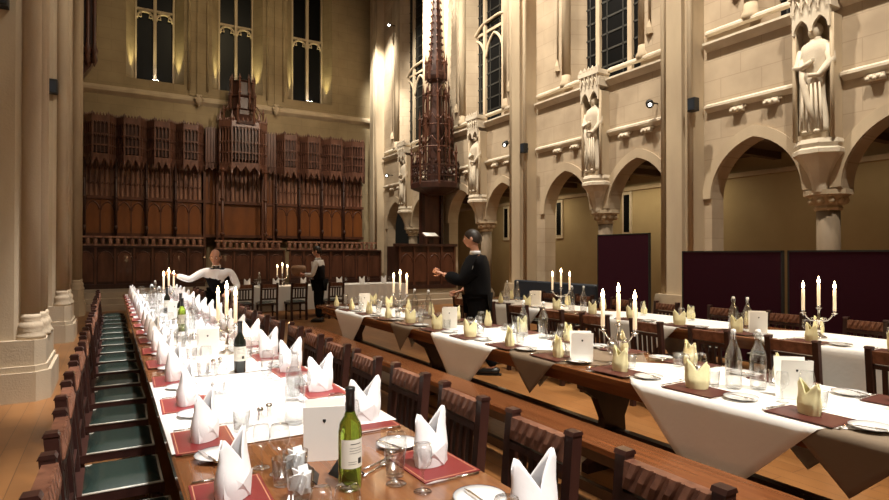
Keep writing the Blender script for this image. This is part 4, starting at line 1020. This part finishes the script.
def head(mb, c, fdir, skin_i, eye_i, lip_i, hair_i):
    """continuous skull and face about its own centre; front is -Y before turning"""
    T = Matrix.Translation(c) @ fdir; mb.T = T; mb.cur = skin_i
    n = 28; m = 20; vs = []; fs = []
    for j in range(m+1):
        ph = PI*j/m
        for k in range(n):
            a = 2*PI*k/n; x = math.sin(ph)*math.sin(a); y = -math.sin(ph)*math.cos(a); z = -math.cos(ph)
            X = .076*x; Y = .096*y; Z = .118*z
            if z < 0: X *= 1+.22*z; Y = Y*(1+.10*z)-(.012*(-z) if y < 0 else -.03*z*-1*0)
            if y > 0 and z < -.2: Y *= .82
            if y < -.3:                                  # nose, brow, sockets, chin
                g = lambda u, v, su, sv: math.exp(-((x-u)/su)**2-((z-v)/sv)**2)
                Y -= .024*g(0, -.12, .13, .16)+.007*g(0, .22, .6, .10)+.006*g(0, -.44, .3, .1)+.010*g(0, -.78, .25, .16)
                Y += .009*g(.42, .06, .2, .12)+.009*g(-.42, .06, .2, .12)
            vs.append((X, Y, Z))
    for j in range(m):
        for k in range(n): fs.append((j*n+k, j*n+(k+1) % n, (j+1)*n+(k+1) % n, (j+1)*n+k))
    mb.add(vs, fs, True)
    for s in (-1, 1): mb.ball((s*.077, .008, -.005), .008, .018, .03, 10, 8)
    mb.cur = eye_i
    for s in (-1, 1): mb.ball((s*.030, -.079, .006), .0125, .008, .008, 8, 6)
    mb.cur = hair_i
    for s in (-1, 1): mb.ball((s*.030, -.0855, .006), .005, .003, .005, 6, 4); mb.tube([(s*.014, -.094, .026), (s*.03, -.095, .031), (s*.048, -.082, .027)], .0035, 5)
    mb.cur = lip_i; mb.tube([(-.022, -.088, -.052), (-.008, -.098, -.050), (.008, -.098, -.050), (.022, -.088, -.052)], .0045, 6)
    mb.T = Matrix.Identity(4); mb.cur = skin_i
def hair_mb(c, fdir, bald=False):
    mb = MB(); mb.T = Matrix.Translation(c) @ fdir; n = 28; m = 14; vs = []; fs = []
    for j in range(m+1):
        for k in range(n):
            a = 2*PI*k/n; front = (math.cos(a)+1)/2       # 1 at the face
            phmax = PI*(.70-.40*front**1.5)
            ph0 = PI*.55*front if bald else 0; phmax2 = max(phmax, ph0+.02)
            ph = ph0+(phmax2-ph0)*j/m; x = math.sin(ph)*math.sin(a); y = -math.sin(ph)*math.cos(a); z = math.cos(ph)
            q = (1.04 if bald else 1.07)+.015*math.sin(9*a+5*ph)
            vs.append((.076*x*q, .098*y*q+.003, .118*z*q*(1.0)))
    for j in range(m):
        for k in range(n): fs.append((j*n+k, j*n+(k+1) % n, (j+1)*n+(k+1) % n, (j+1)*n+k))
    mb.add(vs, fs, True); return mb
def person(loc, rz, label, J, outfit, skin, hturn=0, htilt=0, bald=False, palms=((0, 0, -1), (0, 0, -1)), curl=.5):
    t = thing('person', loc, label, 'person', rz=rz)
    V = Vector; pel, chest, neck = V(J['pelvis']), V(J['chest']), V(J['neck']); spine = pel.lerp(chest, .5)+V((0, .0, 0))
    P_ = dict(pelvis=pel, spine=spine, chest=chest, collar=chest.lerp(neck, .62), neck=neck, skull=V(J['head'])-V((0, -.01, .05)))
    for s, q in (('l', -1), ('r', 1)):
        P_['sh'+s] = V(J['sh'+s]); P_['el'+s] = V(J['el'+s]); P_['wr'+s] = V(J['wr'+s]); P_['fa'+s] = P_['el'+s].lerp(P_['wr'+s], .35)
        P_['hip'+s] = V(J['hip'+s]); P_['kn'+s] = V(J['kn'+s]); P_['an'+s] = V(J['an'+s]); P_['ca'+s] = P_['kn'+s].lerp(P_['an'+s], .3); P_['toe'+s] = V(J['toe'+s])
    E = [('pelvis', 'spine'), ('spine', 'chest'), ('chest', 'collar'), ('collar', 'neck'), ('neck', 'skull')]
    for s in 'lr': E += [('chest', 'sh'+s), ('sh'+s, 'el'+s), ('el'+s, 'fa'+s), ('fa'+s, 'wr'+s), ('pelvis', 'hip'+s), ('hip'+s, 'kn'+s), ('kn'+s, 'ca'+s), ('ca'+s, 'an'+s), ('an'+s, 'toe'+s)]
    rad = dict(pelvis=.125, spine=.115, chest=.125, collar=.075, neck=.052, skull=.05)
    for s in 'lr': rad.update({'sh'+s: .06, 'el'+s: .042, 'fa'+s: .043, 'wr'+s: .026, 'hip'+s: .092, 'kn'+s: .06, 'ca'+s: .058, 'an'+s: .037, 'toe'+s: .032})
    brad = dict(rad)
    for k_ in brad:
        if k_[:2] not in ('ne', 'sk', 'wr'): brad[k_] *= .70
    for k_ in ('anl', 'anr', 'toel', 'toer'): brad[k_] = rad[k_]*.8
    vs, fs = skin_geo(P_, E, brad, 'pelvis'); mb = MB(); mb.add(vs, fs, True)
    F = Matrix.Rotation(hturn, 4, 'Z') @ Matrix.Rotation(htilt, 4, 'X')
    head(mb, V(J['head']), F, 0, 1, 2, 3)
    for i, s in enumerate('lr'): hand(mb, P_['wr'+s], P_['el'+s], palms[i], curl, 1 if i else -1)
    mb.build('body', [skin, 'white_eye', 'lip', 'hair'], t)
    h = hair_mb(V(J['head']), F, bald); h.build('hair', 'hair', t, scale_hair(bald))
    gs = -.014 if outfit == 'suit' else .010
    def garment(name, m, keep, grow, extra=None, cut=None, lbl=None):
        pts = {k: P_[k] for k in P_ if k in keep}; r = {k: rad[k]+grow for k in pts}; ed = [e for e in E if e[0] in pts and e[1] in pts]
        if extra:
            for k, (p, rr, con) in extra.items(): pts[k] = V(p); r[k] = rr; ed.append((con, k))
        vs, fs = skin_geo(pts, ed, r, 'pelvis' if 'pelvis' in pts else 'chest'); g = MB(); g.add(vs, fs, True); g.build(name, m, t, lbl)
    arms = ['shl', 'ell', 'fal', 'wrl', 'shr', 'elr', 'far', 'wrr']
    for s in 'lr': P_['wr'+s] = P_['wr'+s]-(P_['wr'+s]-P_['el'+s]).normalized()*.03
    garment('trousers', 'suit', ['pelvis', 'hipl', 'knl', 'cal', 'anl', 'hipr', 'knr', 'car', 'anr'], .018)
    garment('shirt', 'shirt', ['spine', 'chest', 'collar']+arms, gs)
    if outfit == 'suit':
        hem = {'heml': (pel+V((-.08, .02, -.18)), .12, 'pelvis'), 'hemr': (pel+V((.08, .02, -.18)), .12, 'pelvis')}
        garment('jacket', 'suit', ['pelvis', 'spine', 'chest', 'collar']+arms, .045, hem)
        mb = MB(); c = V(J['neck']); mb.lathe([(.066, -.03), (.062, .0), (.058, .018)], tuple(c), 16); mb.build('shirt_collar', 'shirt', t)
    else:
        garment('waistcoat', 'vest', ['pelvis', 'spine', 'chest', 'shl', 'shr'], .020)
        mb = MB(); c = V(J['neck']); mb.lathe([(.068, -.035), (.062, .0), (.058, .012)], tuple(c), 16); mb.build('shirt_collar', 'shirt', t)
        mb = MB(); c = V(J['neck'])+V((0, -.070, -.02))
        for s in (-1, 1): mb.add([c+V((0, 0, .008)), c+V((s*.05, .0, .026)), c+V((s*.052, .0, -.022)), c+V((0, 0, -.008)), c+V((s*.03, -.014, .002))], [(0, 1, 4), (1, 2, 4), (2, 3, 4), (3, 0, 4)])
        mb.ball(c, .011, .01, .011, 8, 6); mb.build('bow_tie', 'foil', t)
        ch_ = V(J['chest']); mb = MB(); mb.prism([(-.045, .10), (.045, .10), (0, -.06)], -.162, -.146, 'y'); mb.T = Matrix.Identity(4)
        g = mb.build('shirt_front', 'shirt', t); g.location = (ch_.x, ch_.y, ch_.z+.02)
    for s in 'lr':
        a, b = P_['an'+s], P_['toe'+s]; mb = MB(); dv = (b-a); dv.z = 0; dv.normalize(); mb.T = Matrix.Translation((a.x, a.y, 0)) @ Matrix.Rotation(math.atan2(dv.y, dv.x), 4, 'Z')
        mb.tube([(-.06, 0, .05), (-.03, 0, .055), (.05, 0, .05), (.12, 0, .042), (.19, 0, .03)], [.03, .047, .045, .042, .018], 12)
        mb.prism([(-.08, -.04), (.1, -.045), (.18, -.03), (.2, 0), (.18, .03), (.1, .045), (-.08, .04)], 0, .015, 'z'); mb.build('shoe', 'foil', t)
    return t
def scale_hair(b): return 'very short dark hair' if b else None
# man in the dark suit, walking to the left
man = person((4.03, 6.1, 0), R(-134), 'man in a long dark suit walking left between middle and back tables, hand out',
    dict(pelvis=(0, .02, .95), chest=(0, .0, 1.32), neck=(0, -.01, 1.53), head=(0, -.04, 1.70),
         shl=(-.19, .0, 1.42), ell=(-.24, .02, 1.12), wrl=(-.20, -.22, 1.02), shr=(.19, 0, 1.42), elr=(.24, -.10, 1.16), wrr=(.18, -.34, 1.26),
         hipl=(-.09, .02, .90), knl=(-.10, -.10, .50), anl=(-.10, -.12, .09), toel=(-.11, -.27, .04), hipr=(.09, .02, .90), knr=(.10, .04, .50), anr=(.10, .22, .10), toer=(.11, .08, .04)),
    'suit', 'skin', hturn=-.1, htilt=.1, palms=((1, 0, 0), (-1, 0, 0)))
man.scale = (1.14, 1.14, 1.0)
# waiter leaning over the front table to the far candelabrum
person((1.42, 9.35, 0), R(-12), 'waiter in black waistcoat and bow tie reaching over front table to a lit candle',
    dict(pelvis=(.02, .20, .90), chest=(.0, .02, 1.16), neck=(-.01, -.06, 1.33), head=(-.02, -.12, 1.46),
         shl=(-.18, -.02, 1.24), ell=(-.38, -.10, 1.12), wrl=(-.58, -.16, 1.20), shr=(.19, -.0, 1.24), elr=(.30, -.04, 1.0), wrr=(.17, -.24, .93),
         hipl=(-.09, .20, .86), knl=(-.10, .10, .48), anl=(-.10, .18, .09), toel=(-.11, .03, .04), hipr=(.10, .20, .86), knr=(.12, .14, .48), anr=(.12, .22, .09), toer=(.13, .07, .04)),
    'waiter', 'skin_d', hturn=-.15, htilt=.25, bald=True, palms=((0, -1, 0), (0, 0, -1)), curl=.8)
# waiter in profile before the high table
person((4.02, 12.45, 0), R(-128), 'waiter with white sleeves and black waistcoat in profile before the high table, holding a pouch',
    dict(pelvis=(0, .02, .88), chest=(0, .0, 1.22), neck=(0, -.01, 1.42), head=(0, -.04, 1.57),
         shl=(-.17, 0, 1.32), ell=(-.21, -.06, 1.04), wrl=(-.12, -.30, 1.06), shr=(.17, 0, 1.32), elr=(.22, -.06, 1.04), wrr=(.12, -.30, 1.06),
         hipl=(-.085, .02, .84), knl=(-.09, -.0, .47), anl=(-.09, .03, .09), toel=(-.10, -.12, .04), hipr=(.085, .02, .84), knr=(.09, .0, .47), anr=(.09, .05, .09), toer=(.10, -.10, .04)),
    'waiter', 'skin', htilt=.12, palms=((1, 0, 0), (-1, 0, 0)))
f = Vector((math.sin(R(-128)), -math.cos(R(-128)), 0))
mb = MB(); mb.lathe([(0, -.12), (.12, -.12), (.17, -.06), (.18, .04), (.15, .11), (.0, .12)], n=20, sx=1, sy=.55)
o = mb.build('cloth_pouch', 'tray'); o.location = Vector((4.02, 12.45, 1.14))+f*.47; o.rotation_euler = (0, 0, R(-128)+PI/2)
tag(o, 'brown pouch held in front of the profile waiter', 'bag')

# ------------------------------------------------------------------ wall speakers and lamps
for x, y, zz, rz, l in ((9.02, 6.62, 2.98+1.02, 0, 'on the near side of the nearest pilaster'), (9.02, 11.55, 4.08, 0, 'on the second nearest pilaster'), (-.66, 7.28, 3.15, 0, 'high on the second left pillar'), (-.9, 7.28, 4.15, 0, 'at top edge on the nearest left pillar')):
    pass
def speaker(loc, label, rz=0):
    t = thing('wall_speaker', loc, label, 'speaker', 'black wall speakers', rz)
    mb = MB(); mb.bbox(-.08, .08, -.07, .07, 0, .24, .012); mb.build('housing', 'black', t)
    mb = MB(); mb.box(-.06, .06, -.078, -.07, .02, .2); mb.build('grille', 'screen_b', t)
    mb = MB(); mb.box(-.02, .02, .07, .12, .08, .14); mb.build('bracket', 'black', t)
speaker((9.06, 6.62, 4.08), 'small black speaker on the nearest right pilaster', -PI/2)
speaker((9.06, 11.5, 4.08), 'small black speaker on the second right pilaster', -PI/2)
speaker((-.86, 11.68, 4.22), 'small black speaker on the second left pillar')
speaker((-.98, 7.23, 4.0), 'small black speaker high on the nearest left pillar')
def bullet(loc, tgt, label, m='lamp_d'):
    t = thing('spot_lamp', loc, label, 'lamp', 'small spotlights')
    q = (Vector(tgt)-Vector(loc)).to_track_quat('-Z', 'Y').to_matrix().to_4x4()
    mb = MB(); mb.T = q; mb.lathe([(.05, .1), (.075, .02), (.075, -.1), (.07, -.1)], n=14); mb.build('housing', 'black', t)
    mb = MB(); mb.T = q; mb.lathe([(.034, -.102), (0, -.106)], n=14); mb.build('lens', m, t)
    mb = MB(); mb.tube([(0, 0, 0), (.1, .03, .03), (.28, .03, .03)], .015, 6); mb.build('arm', 'black', t)
bullet((9.22, 7.72, 4.5), (6.5, 5.0, 2.2), 'small lit spotlight left of the nearest right pilaster')
bullet((9.2, 19.95, 10.3), (6.5, 15, 7.5), 'bright spotlight high in the far right corner', 'lamp')
bullet((9.22, 20.2, 4.55), (6.5, 15, 3.5), 'twin spotlight low in the far right corner')
bullet((9.22, 12.5, 4.5), (6.5, 11, 2.5), 'small lit spotlight left of the second right pilaster')
